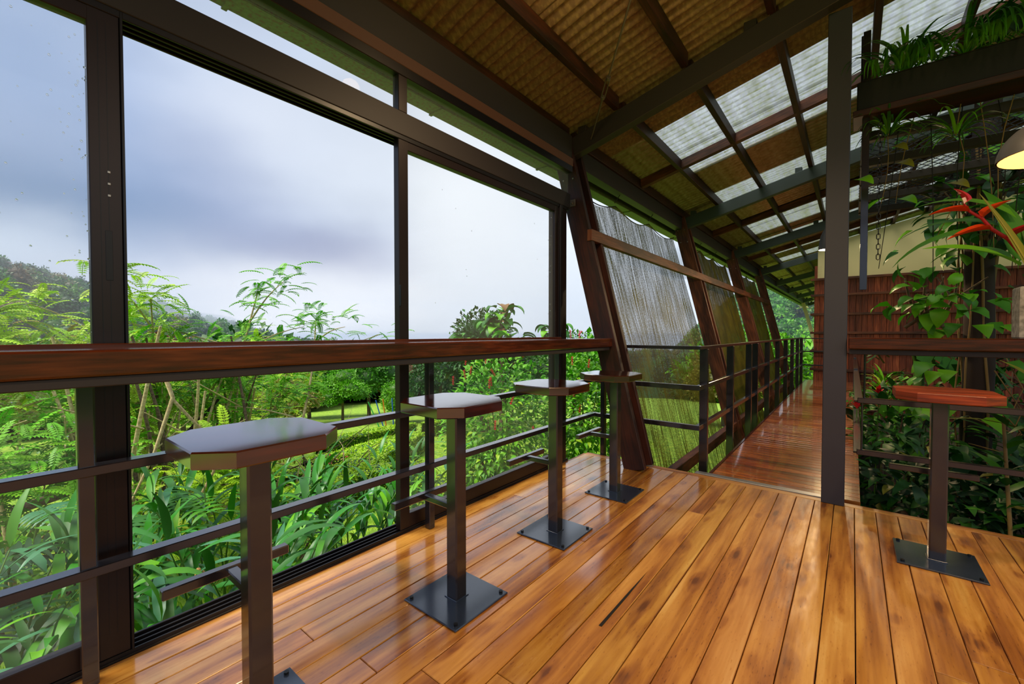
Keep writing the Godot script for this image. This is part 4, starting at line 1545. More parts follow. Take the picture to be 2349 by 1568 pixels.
	# undergrowth on the slope
	var U = [[Vector2(-6.6, -0.7), Vector3(0.8, 0.5, 0.8), "leaf_mid", "low mid green undergrowth bush at the foot of the bare stems"], [Vector2(-6.9, 0.4), Vector3(0.9, 0.55, 0.9), "leaf_bright", "bright undergrowth bush behind the left pane"], [Vector2(-8.8, -2.2), Vector3(1.1, 0.7, 1.0), "leaf_bright", "undergrowth bush behind the pale bare stems"], [Vector2(-9.2, -0.2), Vector3(1.2, 0.8, 1.2), "leaf_mid", "rounded undergrowth bush farther behind the left pane"], [Vector2(-10.8, -1.6), Vector3(1.3, 0.9, 1.3), "leaf_lime", "light undergrowth bush far down the slope left of middle"], [Vector2(-5.3, -2.3), Vector3(0.5, 0.25, 0.6), "leaf_bright", "low leafy ground cover between the ginger clumps"], [Vector2(-12.5, 1.2), Vector3(1.6, 1.2, 1.6), "leaf_deep", "deep green bush far behind the left pane"], [Vector2(-11.4, -4.2), Vector3(1.0, 0.7, 1.2), "leaf_olive", "yellow green bush at the left end of the hedge maze"]]
	for q in U:
		shrub("undergrowth_bush", q[3], on_ground(q[0].x, q[0].y, 0.1), q[1], 60, 420, 0.11, 0.055, [M[q[2]], M.leaf_mid, M.leaf_bright], Vector3(0.95, 0.25, 0.1), "undergrowth bushes on the slope")
	# the flowering bushes
	for q in [[Vector2(-4.75, -5.55), Vector3(1.0, 1.35, 0.9), "big bright green bush with red flower spikes behind the third stool", 17], [Vector2(-3.75, -6.75), Vector3(0.72, 1.5, 0.8), "bright green bush with red flower spikes between the right pane and the leaning post", 14]]:
		var at = on_ground(q[0].x, q[0].y)
		var b = shrub("flowering_bush", q[2], at, q[1], 290, 3600, 0.125, 0.058, [M.leaf_bright, M.leaf_bright, M.leaf_lime, M.leaf_mid], Vector3(0.6, 0.1, 0.8), "red flowering bushes outside the right pane")
		for i in q[3]:
			var d = (rdir() * 0.8 + Vector3(0.4, 0.75, 0.5)).normalized()
			var s = MB.new()
			for j in 16:
				var a = j * 2.4
				s.tube([Vector3(0, j * 0.009, 0), Vector3(cos(a) * 0.022, j * 0.009 + 0.012, sin(a) * 0.022)], [0.007, 0.003], 4)
			obj("flower_spike", s.done(), M.petal_red, b, Transform3D(Basis(Vector3.RIGHT, rng.randfn(0, 0.3)), Vector3(0, q[1].y, 0) + d * q[1] * 1.02))
	# hedges of the maze
	var P = func(a): return a.map(func(p): return on_ground(p.x, p.y, 0.02))
	hedge("curving clipped hedge at the front of the maze", P.call([Vector2(-6.3, -2.5), Vector2(-6.75, -3.3), Vector2(-7.0, -4.0), Vector2(-7.0, -4.7), Vector2(-6.4, -5.2)]), 0.6, 0.66)
	hedge("broad clipped hedge running back toward the coloured poles", P.call([Vector2(-7.4, -4.4), Vector2(-8.5, -5.5), Vector2(-9.6, -7.0), Vector2(-10.6, -8.4)]), 0.75, 0.68)
	hedge("narrow clipped hedge left of the broad one", P.call([Vector2(-9.1, -4.4), Vector2(-9.6, -5.8), Vector2(-10.6, -7.6)]), 0.55, 0.62)
	hedge("clipped hedge farthest back beyond the coloured poles", P.call([Vector2(-12.2, -6.2), Vector2(-12.4, -7.6), Vector2(-12.8, -8.8), Vector2(-13.6, -10.6)]), 0.6, 0.62)
	hedge("low clipped hedge just outside the right pane's sill", P.call([Vector2(-6.3, -5.1), Vector2(-5.4, -5.0), Vector2(-4.6, -4.9)]), 0.6, 0.5)
	hedge("short clipped hedge crossing behind the dry twigs", P.call([Vector2(-9.4, -3.2), Vector2(-8.6, -3.7), Vector2(-7.7, -4.3)]), 0.55, 0.6)
	hedge("far clipped hedge at the right edge of the lawn", P.call([Vector2(-12.6, -10.6), Vector2(-15.0, -14.6)]), 0.6, 0.65)
	cycad("cycad with drooping fronds beside the second stool's post", on_ground(-6.9, -8.0), 0.7)
	cycad("small cycad on the lawn left of the second stool's post", on_ground(-8.6, -8.4), 0.6)
	cycad("pale cycad half under the flowering bush", on_ground(-6.3, -8.4), 0.65)
	# poles
	var pc = [["blue", -13.6, -9.3, -0.28], ["green", -13.4, -9.0, -0.42], ["orange", -13.7, -9.5, -0.12], ["blue", -13.8, -9.9, -0.05], ["orange", -13.9, -10.2, 0.02], ["green", -14.0, -10.2, 0.05]]
	var ps = ["leaning blue pole standing in the maze", "most tilted green pole standing in the maze", "orange pole between the two blue poles in the maze", "nearly upright blue pole in the maze", "upright orange pole rightmost in the maze", "upright green pole rightmost in the maze"]
	for i in 6:
		var q = pc[i]
		var o = obj("pole", tubem([Vector3(0, -0.1, 0), Vector3(0, 1.0, 0)], [0.022, 0.02], 8), M["%s_paint" % q[0]])
		tag(o, ps[i], "pole", "coloured poles in the garden")
		o.position = on_ground(q[1], q[2], 0.0) + Vector3(0, 0.5, 0)
		o.rotation = Vector3(q[3] * -0.7, 0, q[3] * -0.6)
	var rb = shrub("red_leaf_plant", "small plant with red leaves among the dry twigs by the maze", on_ground(-8.9, -4.9), Vector3(0.3, 0.3, 0.3), 50, 0, 0.1, 0.05, [M.petal_crimson, M.leaf_olive], Vector3(0.9, 0.2, 0.3), "")
	# large leaved tree against the sky
	var ce = thing("large_leaved_tree", "tree with big drooping leaves against the sky above the second stool", "tree", on_ground(-9.67, -11.47))
	obj("trunk", tubem([Vector3(0, 0, 0), Vector3(0.05, 2.2, 0), Vector3(-0.02, 3.9, 0.02), Vector3(0, 4.6, 0)], [0.1, 0.085, 0.06, 0.03], 8), M.bark, ce)
	var limbs = [[2.9, Vector3(1.5, 3.75, -1.1)], [2.7, Vector3(-0.9, 3.4, 0.8)], [3.0, Vector3(1.0, 3.5, 0.5)], [3.2, Vector3(-0.7, 3.9, -0.4)], [2.6, Vector3(0.9, 3.3, -0.7)]]
	var cm = split_leaf(0.5, 5)
	var bl = leafm(0.62, 0.44, 6, 0.2, 1.9, 0.3, 0.5, 0.3)
	for q in limbs:
		obj("limb", tubem(stem_pts(Vector3(0, q[0], 0), q[1], Vector3(0, -0.1, 0), 5), taper(6, 0.045, 0.02), 6), M.bark, ce)
	for i in 110:
		var tip = Vector3(0, rng.randf_range(3.7, 4.65), 0) if i < 34 else limbs[rng.randi() % 5][1] + Vector3(0, rng.randf_range(-0.1, 0.2), 0)
		var a = rng.randf() * TAU
		obj("leaf", bl, [M.leaf_deep, M.leaf_mid, M.leaf_mid, M.leaf_bright, M.leaf_brown][rng.randi() % (5 if i < 34 else 4)], ce, Transform3D(along(Vector3(cos(a), 0.25, sin(a)), Vector3.UP).scaled(Vector3.ONE * rng.randf_range(0.7, 1.1)), tip))
	# grass blades on the near lawn
	var bl2 = MB.new()
	for i in 5:
		var a = i * 1.3
		bl2.card(Vector3(cos(a) * 0.015, 0, sin(a) * 0.015), Vector3(cos(a) * 0.4, 1, sin(a) * 0.4).normalized(), Vector3(-cos(a), 0.4, -sin(a)), 0.06, 0.007)
	var xs = []
	var cs = []
	for i in 16000:
		var r = 3.0 + 13.0 * pow(rng.randf(), 0.8)
		var az = deg_to_rad(rng.randf_range(-95, -20))
		var p = on_ground(sin(az) * r, -cos(az) * r, 0.02)
		if p.x > -2.4:
			continue
		xs.append(Transform3D(Basis(Vector3.UP, rng.randf() * TAU).scaled(Vector3.ONE * rng.randf_range(0.7, 1.6)), p))
		cs.append(tint(0.75, 1.25))
	scatter("grass", bl2.done(), M.leaf_lime, xs, cs).set_meta("label", "short grass blades of the lawn below the windows")


func tree_proto(label: String, sd: int, lobes: Array, count: int, l: float, w: float, m: Material, h: float, group: String):
	var t = thing("forest_tree", label, "tree", Vector3(), 0, group)
	obj("trunk", tubem([Vector3(0, -0.3, 0), Vector3(0.03, h * 0.5, 0), Vector3(0, h, 0)], [0.09 * h / 3, 0.06 * h / 3, 0.03 * h / 3], 6), M.bark, t)
	obj("crown", crown_mesh(sd, lobes, count, l, w), m, t).set_meta("kind", "stuff")
	return t


func build_forest():
	var L1 = [[Vector3(0, 3.2, 0), Vector3(1.5, 1.1, 1.5)], [Vector3(0.9, 2.6, 0.4), Vector3(1.0, 0.9, 1.0)], [Vector3(-0.9, 2.5, -0.3), Vector3(1.1, 0.9, 1.0)], [Vector3(0.1, 2.2, 1.0), Vector3(1.0, 0.8, 0.9)], [Vector3(-0.2, 2.3, -1.0), Vector3(1.0, 0.8, 0.9)]]
	var L2 = [[Vector3(0, 3.6, 0), Vector3(1.0, 0.9, 1.0)], [Vector3(1.0, 3.0, 0.1), Vector3(1.1, 0.6, 0.9)], [Vector3(-1.0, 2.8, 0.3), Vector3(1.2, 0.6, 1.0)], [Vector3(0.2, 2.6, -1.0), Vector3(1.0, 0.6, 0.9)], [Vector3(0, 2.4, 0.9), Vector3(0.9, 0.6, 0.9)]]
	var protos = []
	var ms = [M.leaf_deep, M.leaf_mid, M.leaf_deep, M.leaf_bright, M.leaf_olive, M.leaf_mid, M.leaf_brown]
	var near = []
	# trees that can be told apart, at the garden's edge
	var N = [
		[Vector2(-24.0, -15.4), 1.12, 0, 1, "round dense dark green tree left of the window mullion at the garden's far edge"],
		[Vector2(-20.5, -11.6), 0.7, 1, 3, "bright green tree in front of the round dark one"],
		[Vector2(-18.2, -13.4), 0.55, 0, 3, "low rounded light green tree next to the coloured poles"],
		[Vector2(-22.9, -10.2), 0.95, 1, 3, "light green spreading tree behind the dry twigs"],
		[Vector2(-26.5, -12.8), 1.1, 0, 1, "mid green tree at the back left of the maze"],
		[Vector2(-16.6, -14.8), 0.95, 1, 0, "dark layered tree right of the mullion, beyond the lawn"],
		[Vector2(-19.0, -18.5), 1.0, 0, 0, "dark round tree behind the layered one"],
		[Vector2(-13.4, -16.8), 0.6, 0, 1, "small round tree at the right end of the lawn"],
		[Vector2(-12.0, -13.0), 1.15, 1, 0, "tall dark tree behind the large leaved one"],
		[Vector2(-9.2, -15.6), 1.0, 0, 1, "mid green tree hidden behind the red flowering bush"],
		[Vector2(-21.0, -2.0), 0.9, 1, 3, "light green tree far behind the left window post"],
		[Vector2(-24.0, 0.6), 1.0, 0, 4, "yellowish round tree far behind the left pane"],
		[Vector2(-20.0, -4.8), 0.85, 0, 3, "bright round tree far behind the bare stems"],
		[Vector2(-29.0, -6.0), 1.3, 0, 6, "brownish round tree far behind the left window post"],
		[Vector2(-29.0, 1.4), 1.2, 1, 1, "green spreading tree farthest left behind the pane"],
		[Vector2(-17.0, -7.4), 0.6, 1, 4, "yellow green bushy tree at the back of the maze"],
		[Vector2(-5.2, -24.0), 1.0, 0, 4, "yellow green tree beyond the end of the walkway"],
		[Vector2(-3.6, -28.0), 1.2, 1, 3, "bright green tree beyond the walkway's far railing"],
		[Vector2(-6.0, -36.0), 1.6, 0, 3, "large bright green tree beyond the shade nets"],
	]
	var near_a = tree_mesh_near(L1, 201)
	var near_b = tree_mesh_near(L2, 202)
	for q in N:
		var t = thing("garden_tree", q[4], "tree", on_ground(q[0].x, q[0].y, 0.2), rng.randf() * TAU, "trees at the edge of the garden")
		t.scale = Vector3.ONE * q[1]
		obj("trunk", tubem([Vector3(0, -0.3, 0), Vector3(0.05, 1.5, 0), Vector3(0, 3.0, 0)], [0.12, 0.09, 0.05], 7), M.bark, t)
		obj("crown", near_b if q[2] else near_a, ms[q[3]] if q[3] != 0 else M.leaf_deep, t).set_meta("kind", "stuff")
	# the forest on the slopes: the nearest trees one by one, the rest joined
	for i in 7:
		protos.append([crown_mesh(301 + i, L1 if i % 2 == 0 else L2, 420, 0.5, 0.3, 0.8), ms[i]])
	var trunk = tubem([Vector3(0, -1.0, 0), Vector3(0.03, 1.2, 0), Vector3(0, 2.6, 0)], [0.14, 0.1, 0.05], 5)
	var spots = []
	var tries = 0
	while spots.size() < 3400 and tries < 20000:
		tries += 1
		var r = sqrt(lerpf(38.0 * 38.0, 440.0 * 440.0, rng.randf()))
		if rng.randf() < 0.3:
			r = rng.randf_range(38, 150)
		var az = rng.randf_range(-104, 14)
		if az > -36 and az < -15 and (r < 150 or rng.randf() < 0.6):
			continue
		if r < 62 and (az < -98 or az > -20 or (az > -62 and r < 44)):
			continue
		spots.append([r, az])
	for i in 900:  # the bright slope past the end of the walkway
		spots.append([rng.randf_range(55, 440) if i % 3 else rng.randf_range(55, 200), rng.randf_range(-15, 3)])
	spots.sort_custom(func(a, b): return a[0] < b[0])
	var far = [[], [], [], [], [], [], []]
	var farc = [[], [], [], [], [], [], []]
	for i in spots.size():
		var r = spots[i][0]
		var az = deg_to_rad(spots[i][1])
		var x = sin(az) * r
		var z = -cos(az) * r
		var s = rng.randf_range(1.4, 2.5) * (0.8 if r < 80 else 1.0)
		var k = rng.randi() % 6
		if k == 4 and rng.randf() < 0.6:
			k = 0
		if rng.randf() < 0.03 and spots[i][1] < -20:
			k = 6
		if spots[i][1] > -14 and k in [0, 2]:
			k = [1, 3][rng.randi() % 2]
		var g0 = gh(x, z)
		var lim = 1.15 + r * tan(deg_to_rad(ridge(spots[i][1]) + (0.9 if r > 120 else 0.4)))  # nothing rises above the skyline
		if spots[i][1] > -78 and g0 + 3.4 * s > lim:
			s = clampf((lim - g0) / 3.4, 0.7, s)
		var p = on_ground(x, z, 1.2 * s)
		if i < 290:
			var a1 = spots[i][1]
			var wh = "beyond the left pane" if a1 < -83 else "beyond the open middle window" if a1 < -58 else "beyond the right pane" if a1 < -36 else "behind the shade nets" if a1 < -13 else "on the slope past the walkway's end"
			var hue = ["deep green", "mid green", "deep green", "bright green", "olive", "mid green", "brownish"][k]
			var t = thing("forest_tree", "%s forest tree, one of many %s, %s" % [hue, "near" if r < 75 else "far", wh], "tree", p, rng.randf() * TAU, "%s forest trees %s %s" % [hue, "near" if r < 75 else "far", wh])
			t.scale = Vector3(s, s * rng.randf_range(0.85, 1.15), s)
			obj("trunk", trunk, M.bark, t)
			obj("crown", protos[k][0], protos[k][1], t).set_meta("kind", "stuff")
		else:
			far[k].append(Transform3D(Basis(Vector3.UP, rng.randf() * TAU).scaled(Vector3(s, s * rng.randf_range(0.85, 1.2), s)), p))
			farc[k].append(tint(0.9, 1.4) if spots[i][1] > -16 else tint(0.5, 0.95))
	for k in 7:
		scatter("forest_canopy", protos[k][0], protos[k][1], far[k], farc[k]).set_meta("label", "%s crowns of the rainforest canopy on the far hillsides" % ["deep green", "mid green", "darkest green", "bright green", "olive", "pale mid green", "brownish"][k])


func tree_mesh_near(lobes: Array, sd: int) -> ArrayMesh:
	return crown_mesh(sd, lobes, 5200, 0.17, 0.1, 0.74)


func build_mist():
	var hz = mat("haze_dummy", Color.WHITE, 1.0)
	var f = FogMaterial.new()
	f.albedo = Color(0.86, 0.92, 1.0)
	f.density = 0.0009
	for q in [[Vector3(-300, 5, -215), Vector3(440, 80, 570)], [Vector3(20, 5, -300), Vector3(199, 80, 400)]]:
		var v = FogVolume.new()
		v.name = numbered("valley_haze")
		v.shape = RenderingServer.FOG_VOLUME_SHAPE_BOX
		v.size = q[1]
		v.material = f
		v.position = q[0]
		v.set_meta("kind", "stuff")
		v.set_meta("label", "thin haze filling the valley %s" % ("beyond the windows" if q[0].x < -100 else "past the walkway"))
		add_child(v)
	var f2 = FogMaterial.new()
	f2.albedo = Color(0.9, 0.95, 1.0)
	f2.density = 0.028
	for q in [[Vector3(-300, 14, -22), Vector3(60, 16, 110)], [Vector3(-300, 8, -56), Vector3(60, 12, 90)], [Vector3(-60, 58, -360), Vector3(150, 34, 90)], [Vector3(-290, 26, 30), Vector3(60, 14, 80)]]:
		var v = FogVolume.new()
		v.name = numbered("mist_bank")
		v.shape = RenderingServer.FOG_VOLUME_SHAPE_ELLIPSOID
		v.size = q[1]
		v.material = f2
		v.position = q[0]
		v.set_meta("kind", "stuff")
		v.set_meta("label", "bank of mist drifting along the hillside %s" % ["behind the left pane, upper", "behind the left window post, lower", "past the walkway's end", "left of the left pane"][[14.0, 8.0, 58.0, 26.0].find(q[0].y)])
		add_child(v)


# ---------------------------------------------------------------- the planted court on the right
func build_court():
	var bed = MB.new()
	bed.grid(func(u, w):
		var x = lerpf(0.06, 8.0, u)
		var z = lerpf(-3.7, -12.9, w)
		return [Vector3(x, -0.75 + 0.12 * hill_noise.get_noise_2d(x * 30, z * 30), z), Vector2(x, z)], 24, 24)
	struct("ground", bed.done(), M.soil)
	# the vine wrapped trunk
	var tr = thing("vine_wrapped_tree", "thick dark tree trunk wrapped in vines beyond the right counter", "tree", Vector3(0.93, -0.8, -6.0))
	obj("trunk", tubem([Vector3(0, 0, 0), Vector3(0.0, 0.5, 0), Vector3(0.02, 1.6, 0), Vector3(0.0, 2.9, 0.02), Vector3(0.05, 4.4, 0)], [0.15, 0.115, 0.11, 0.1, 0.09], 12), M.dark_bark, tr)
	for i in 9:
		var pts = []
		var a0 = rng.randf() * TAU
		var tw = rng.randf_range(-1.5, 1.5)
		for j in 12:
			var y = j * 0.34
			var a = a0 + tw * j / 11.0
			pts.append(Vector3(cos(a), 0, sin(a)) * (0.125 + 0.02 * sin(j * 1.7 + i)) + Vector3(0, y, 0))
		obj("vine", tubem(pts, pts.map(func(_p): return 0.008 + 0.004 * (i % 2)), 5), M.vine_tan, tr)
	for i in 3:
		obj("vine_loop", tubem([Vector3(0.1, 1.9 - i * 0.3, 0.12), Vector3(0.26, 1.45 - i * 0.2, 0.2), Vector3(0.2, 1.25 - i * 0.2, 0.22), Vector3(-0.06, 1.4 - i * 0.25, 0.15)], [0.006, 0.006, 0.006, 0.006], 5), M.vine_tan, tr)
	var hm = leafm(0.2, 0.15, 5, -0.1, 0.9, 0.2, 0.38, 0.1)
	for i in 84:
		var y = rng.randf_range(1.0, 4.2)
		var a = rng.randf() * TAU
		var rr = rng.randf_range(0.12, 0.5)
		var p = Vector3(cos(a) * rr - 0.12, y, sin(a) * rr + 0.1)
		obj("leaf", hm, [M.leaf_bright, M.leaf_mid, M.leaf_deep, M.leaf_bright][rng.randi() % 4], tr, Transform3D(along(Vector3(cos(a), -0.35, sin(a) + 0.2), Vector3(0, 1, 0.4)).scaled(Vector3.ONE * rng.randf_range(0.6, 1.15)), p))
	# climbing shrub with leaf fans left of the trunk
	shrub("climbing_plant", "climbing plant with bright heart shaped leaves left of the vine wrapped trunk", Vector3(0.62, 1.2, -5.6), Vector3(0.36, 0.3, 0.3), 46, 0, 0.17, 0.11, [M.leaf_bright, M.leaf_mid], Vector3(-0.2, 0.1, 0.9), "", "plant")
	shrub("climbing_plant", "climbing plant with fans of pointed leaves under the roof, above the trunk", Vector3(1.0, 1.9, -5.9), Vector3(0.5, 0.42, 0.4), 130, 0, 0.19, 0.075, [M.leaf_deep, M.leaf_mid, M.leaf_dark], Vector3(-0.2, 0.0, 0.9), "", "plant")
	# dense shrubs in the bed
	var S = [
		[Vector3(0.55, -0.8, -4.75), Vector3(0.55, 0.5, 0.5), 230, "dark glossy shrub just below the right counter's left end", [M.leaf_dark, M.leaf_deep, M.leaf_dark, M.leaf_deep, M.leaf_olive]],
		[Vector3(1.15, -0.8, -5.0), Vector3(0.5, 0.5, 0.45), 200, "dark glossy shrub just below the right counter, under the lone stool's seat", [M.leaf_dark, M.leaf_deep]],
		[Vector3(0.5, -0.8, -6.1), Vector3(0.55, 0.7, 0.6), 210, "leafy dark shrub left of the vine wrapped trunk", [M.leaf_deep, M.leaf_dark, M.leaf_mid]],
		[Vector3(1.65, -0.8, -5.7), Vector3(0.6, 0.75, 0.6), 200, "leafy dark shrub right of the vine wrapped trunk", [M.leaf_dark, M.leaf_deep]],
		[Vector3(0.45, -0.8, -8.4), Vector3(0.5, 0.65, 0.9), 180, "mid green shrub beside the walkway's right railing", [M.leaf_mid, M.leaf_deep]],
		[Vector3(1.6, -0.8, -8.6), Vector3(1.1, 0.9, 0.9), 200, "tall dark shrub in front of the wooden wall", [M.leaf_dark, M.leaf_deep, M.leaf_mid]],
		[Vector3(2.6, -0.8, -6.6), Vector3(0.8, 0.9, 0.9), 160, "dark shrub at the right edge of the planted court", [M.leaf_dark, M.leaf_deep]],
	]
	for q in S:
		shrub("court_shrub", q[3], q[0], q[1], q[2], 200, 0.17, 0.07, q[4], Vector3(-0.15, 0.4, 0.85), "dark shrubs in the planted court")
	# banana leaves
	var bn = thing("banana_plant", "banana plant with broad torn leaves arching beside the walkway", "plant", Vector3(0.62, -0.8, -7.3))
	var tips = [[Vector3(-0.05, 1.75, 0.15), Vector3(0.85, -0.45, 0.3), 1.15], [Vector3(0.1, 1.85, 0.0), Vector3(0.75, -0.2, -0.5), 1.0], [Vector3(0.0, 1.75, -0.1), Vector3(-0.35, 0.1, -0.9), 1.0], [Vector3(0.15, 1.6, 0.1), Vector3(0.95, -0.5, 0.0), 0.95]]
	obj("stalk", tubem([Vector3(), Vector3(0.02, 0.9, 0), Vector3(0.03, 1.7, 0.02)], [0.09, 0.07, 0.04], 9), M.green_stem, bn)
	for q in tips:
		var b = MB.new()
		var n = 16
		for i in n:  # strips either side of the rib, with gaps where the blade has torn
			var s = (i + 0.5) / n
			var half = 0.2 * pow(sin(PI * clampf(s * 0.92 + 0.05, 0.0, 1.0)), 0.6)
			var y0 = 0.12 * sin(PI * s) - 0.28 * s * s
			for k in [-1, 1]:
				var a = Vector3(0, y0, q[2] * i / n)
				var e = Vector3(0, y0 - 0.01, q[2] * (i + 0.97) / n)
				var dn = Vector3(k * half, -0.05 - 0.05 * (i % 3), 0.04)
				b.face([a, e, e + dn, a + dn], Vector3.UP, [Vector2(0.5, s), Vector2(0.5, s), Vector2(0, s), Vector2(0, s)])
		obj("leaf", b.done(), M.leaf_deep, bn, Transform3D(along(q[1], Vector3.UP), q[0]))
		obj("stem", tubem([Vector3(0.03, 1.45, 0.02), q[0] * 0.8 + Vector3(0, 0.3, 0), q[0]], [0.03, 0.02, 0.014], 6), M.green_stem, bn)
	# spiky bright plant
	var dr = thing("dracaena", "spiky yellow green plant growing behind the railing's thin rod", "plant", Vector3(0.3, -0.75, -6.9))
	obj("stem", tubem([Vector3(), Vector3(0.0, 1.3, 0)], [0.02, 0.014], 6), M.bark, dr)
	var dm = leafm(0.34, 0.028, 5, 0.5, 1.1, 0.2, 0.5)
	for i in 46:
		var a = rng.randf() * TAU
		obj("leaf", dm, M.leaf_lime if i % 3 else M.leaf_bright, dr, Transform3D(along(Vector3(cos(a), rng.randf_range(-0.1, 1.2), sin(a)), Vector3.UP), Vector3(0, rng.randf_range(0.85, 1.32), 0)))
	# red torch flowers
	var tl = ["red torch flower low beside the walkway's right edge", "red torch flower by the foot of the railing's thin rod", "red torch flower between the banana leaves"]
	var tp = [Vector3(0.02, -0.75, -5.4), Vector3(0.2, -0.75, -5.9), Vector3(0.78, -0.75, -8.0)]
	for i in 3:
		var t = thing("torch_flower", tl[i], "flower", tp[i], 0, "red torch flowers in the court")
		var hh = [1.15, 1.2, 1.55][i]
		obj("stem", tubem([Vector3(), Vector3(0.01, hh * 0.5, 0), Vector3(0.02, hh, 0.03)], [0.008, 0.007, 0.006], 6), M.green_stem, t)
		var pm = leafm(0.1, 0.05, 4, 0.6, 0.7, 0.3, 0.5)
		for k in 12:
			var a = k * 2.4
			obj("petal", pm, M.petal_red if k % 2 else M.petal_crimson, t, Transform3D(along(Vector3(cos(a), 0.35 + k * 0.1, sin(a)), Vector3.UP), Vector3(0.02, hh + k * 0.006, 0.03)))
	# big blade leaf across the view, ferns and a thin stalk plant
	var pb = thing("blade_leaf_plant", "plant with long olive blade leaves arching behind the lone stool", "plant", Vector3(1.32, -0.75, -4.75))
	obj("stem", tubem([Vector3(), Vector3(0.0, 0.8, 0)], [0.03, 0.02], 6), M.green_stem, pb)
	var lm = leafm(1.15, 0.14, 10, 0.75, 1.25, 0.15, 0.55)
	for q in [Vector3(-1, 0.55, 0.1), Vector3(-0.8, 0.3, 0.5), Vector3(0.6, 0.6, 0.4), Vector3(0.2, 0.9, -0.7), Vector3(-0.5, 0.8, -0.6)]:
		obj("leaf", lm, M.leaf_olive, pb, Transform3D(along(q, Vector3.UP), Vector3(0, 0.78, 0)))
	var fr = thing("fern", "green fern at the deck's edge behind the lone stool's post", "fern", Vector3(0.7, -0.66, -4.2))
	var fm = spray_mesh(18, 0.62, 0.1, 0.02, 1.2)
	for i in 13:
		var a = TAU * i / 13
		obj("frond", fm, M.leaf_mid, fr, Transform3D(along(Vector3(cos(a), 0.7, sin(a)), Vector3.UP), Vector3(0, 0.12, 0)))
	var sp = thing("stalk_plant", "thin upright stalk plant with pointed leaves at the right edge below the counter", "plant", Vector3(0.86, -0.72, -4.25))
	obj("stem", tubem([Vector3(), Vector3(-0.03, 0.6, 0), Vector3(-0.07, 1.3, 0)], [0.014, 0.012, 0.009], 6), M.vine_tan, sp)
	var sm = leafm(0.32, 0.06, 5, 0.3, 0.7, 0.2, 0.5)
	for i in 16:
		var a = i * 2.4
		obj("leaf", sm, M.leaf_mid if i % 2 else M.leaf_deep, sp, Transform3D(along(Vector3(cos(a), 0.35, sin(a)), Vector3.UP), Vector3(-0.05, 0.55 + i * 0.05, 0)))
	# trees beyond the court that show through the mesh and fill the back
	shrub("court_tree_foliage", "bright foliage outside the roof seen through the wire mesh", Vector3(3.2, 1.7, -8.6), Vector3(1.5, 1.0, 1.2), 120, 900, 0.24, 0.11, [M.leaf_bright, M.leaf_lime, M.leaf_mid], Vector3(-0.3, -0.2, 0.9), "", "tree")
	# vase with the cut heliconia
	var vs = obj("vase", slab([Vector2(-0.075, -0.075), Vector2(0.075, -0.075), Vector2(0.075, 0.075), Vector2(-0.075, 0.075)], 0.0, 0.29, 0.008), M.concrete)
	tag(vs, "square grey concrete vase standing on the right counter", "vase")
	vs.position = Vector3(0.795, 1.117, -3.68)
	var he = thing("heliconia", "cut orange red heliconia with long variegated leaves in the concrete vase", "flower", Vector3(0.795, 1.4, -3.68))
	he.scale = Vector3.ONE * 0.82
	var fl = [Vector3(-0.01, 0.0, 0.0), Vector3(-0.06, 0.2, 0.02), Vector3(-0.14, 0.34, 0.04), Vector3(-0.22, 0.42, 0.05), Vector3(-0.27, 0.5, 0.06), Vector3(-0.33, 0.56, 0.06), Vector3(-0.36, 0.62, 0.06)]
	obj("stem", tubem(fl, [0.012, 0.012, 0.012, 0.012, 0.01, 0.009, 0.006], 7), M.petal_crimson, he)
	var bract = func(l, w, up):
		var b = MB.new()
		b.leaf(l, w, 7, up, 0.5, 0.9, 0.42)
		return b.done()
	var B = [[2, Vector3(0.8, 0.55, 0.2), 0.2, "petal_crimson"], [3, Vector3(-1, -0.12, 0.25), 0.24, "petal_orange"], [4, Vector3(0.8, 0.75, 0.1), 0.17, "petal_orange"], [5, Vector3(-1, 0.12, 0.2), 0.22, "petal_orange"], [6, Vector3(-0.35, 1, 0.1), 0.13, "petal_red"]]
	for q in B:
		obj("bract", bract.call(q[2], 0.085, 0.1), M[q[3]], he, Transform3D(along(q[1], Vector3(0.2, 1, 0.3)), fl[q[0]]))
	var va = MB.new()
	va.leaf(0.72, 0.05, 12, 0.2, 0.3, 0.5, 0.55)
	obj("leaf", va.done(), M.leaf_olive, he, Transform3D(along(Vector3(-0.32, 0.66, 0.05), Vector3(0.3, 0.2, 1)), Vector3(0.0, 0.02, 0.03)))
	var vb = MB.new()
	vb.leaf(0.7, 0.012, 12, 0.2, 0.3, 0.5, 0.55)
	obj("leaf_stripe", vb.done(), M.leaf_yellow, he, Transform3D(along(Vector3(-0.32, 0.66, 0.05), Vector3(0.3, 0.2, 1)), Vector3(0.0, 0.02, 0.036)))
	var big = leafm(0.62, 0.1, 9, 0.3, 1.3, 0.2, 0.5, 0.1)
	var wide = leafm(0.6, 0.17, 9, 0.2, 0.7, 0.2, 0.5, 0.1)
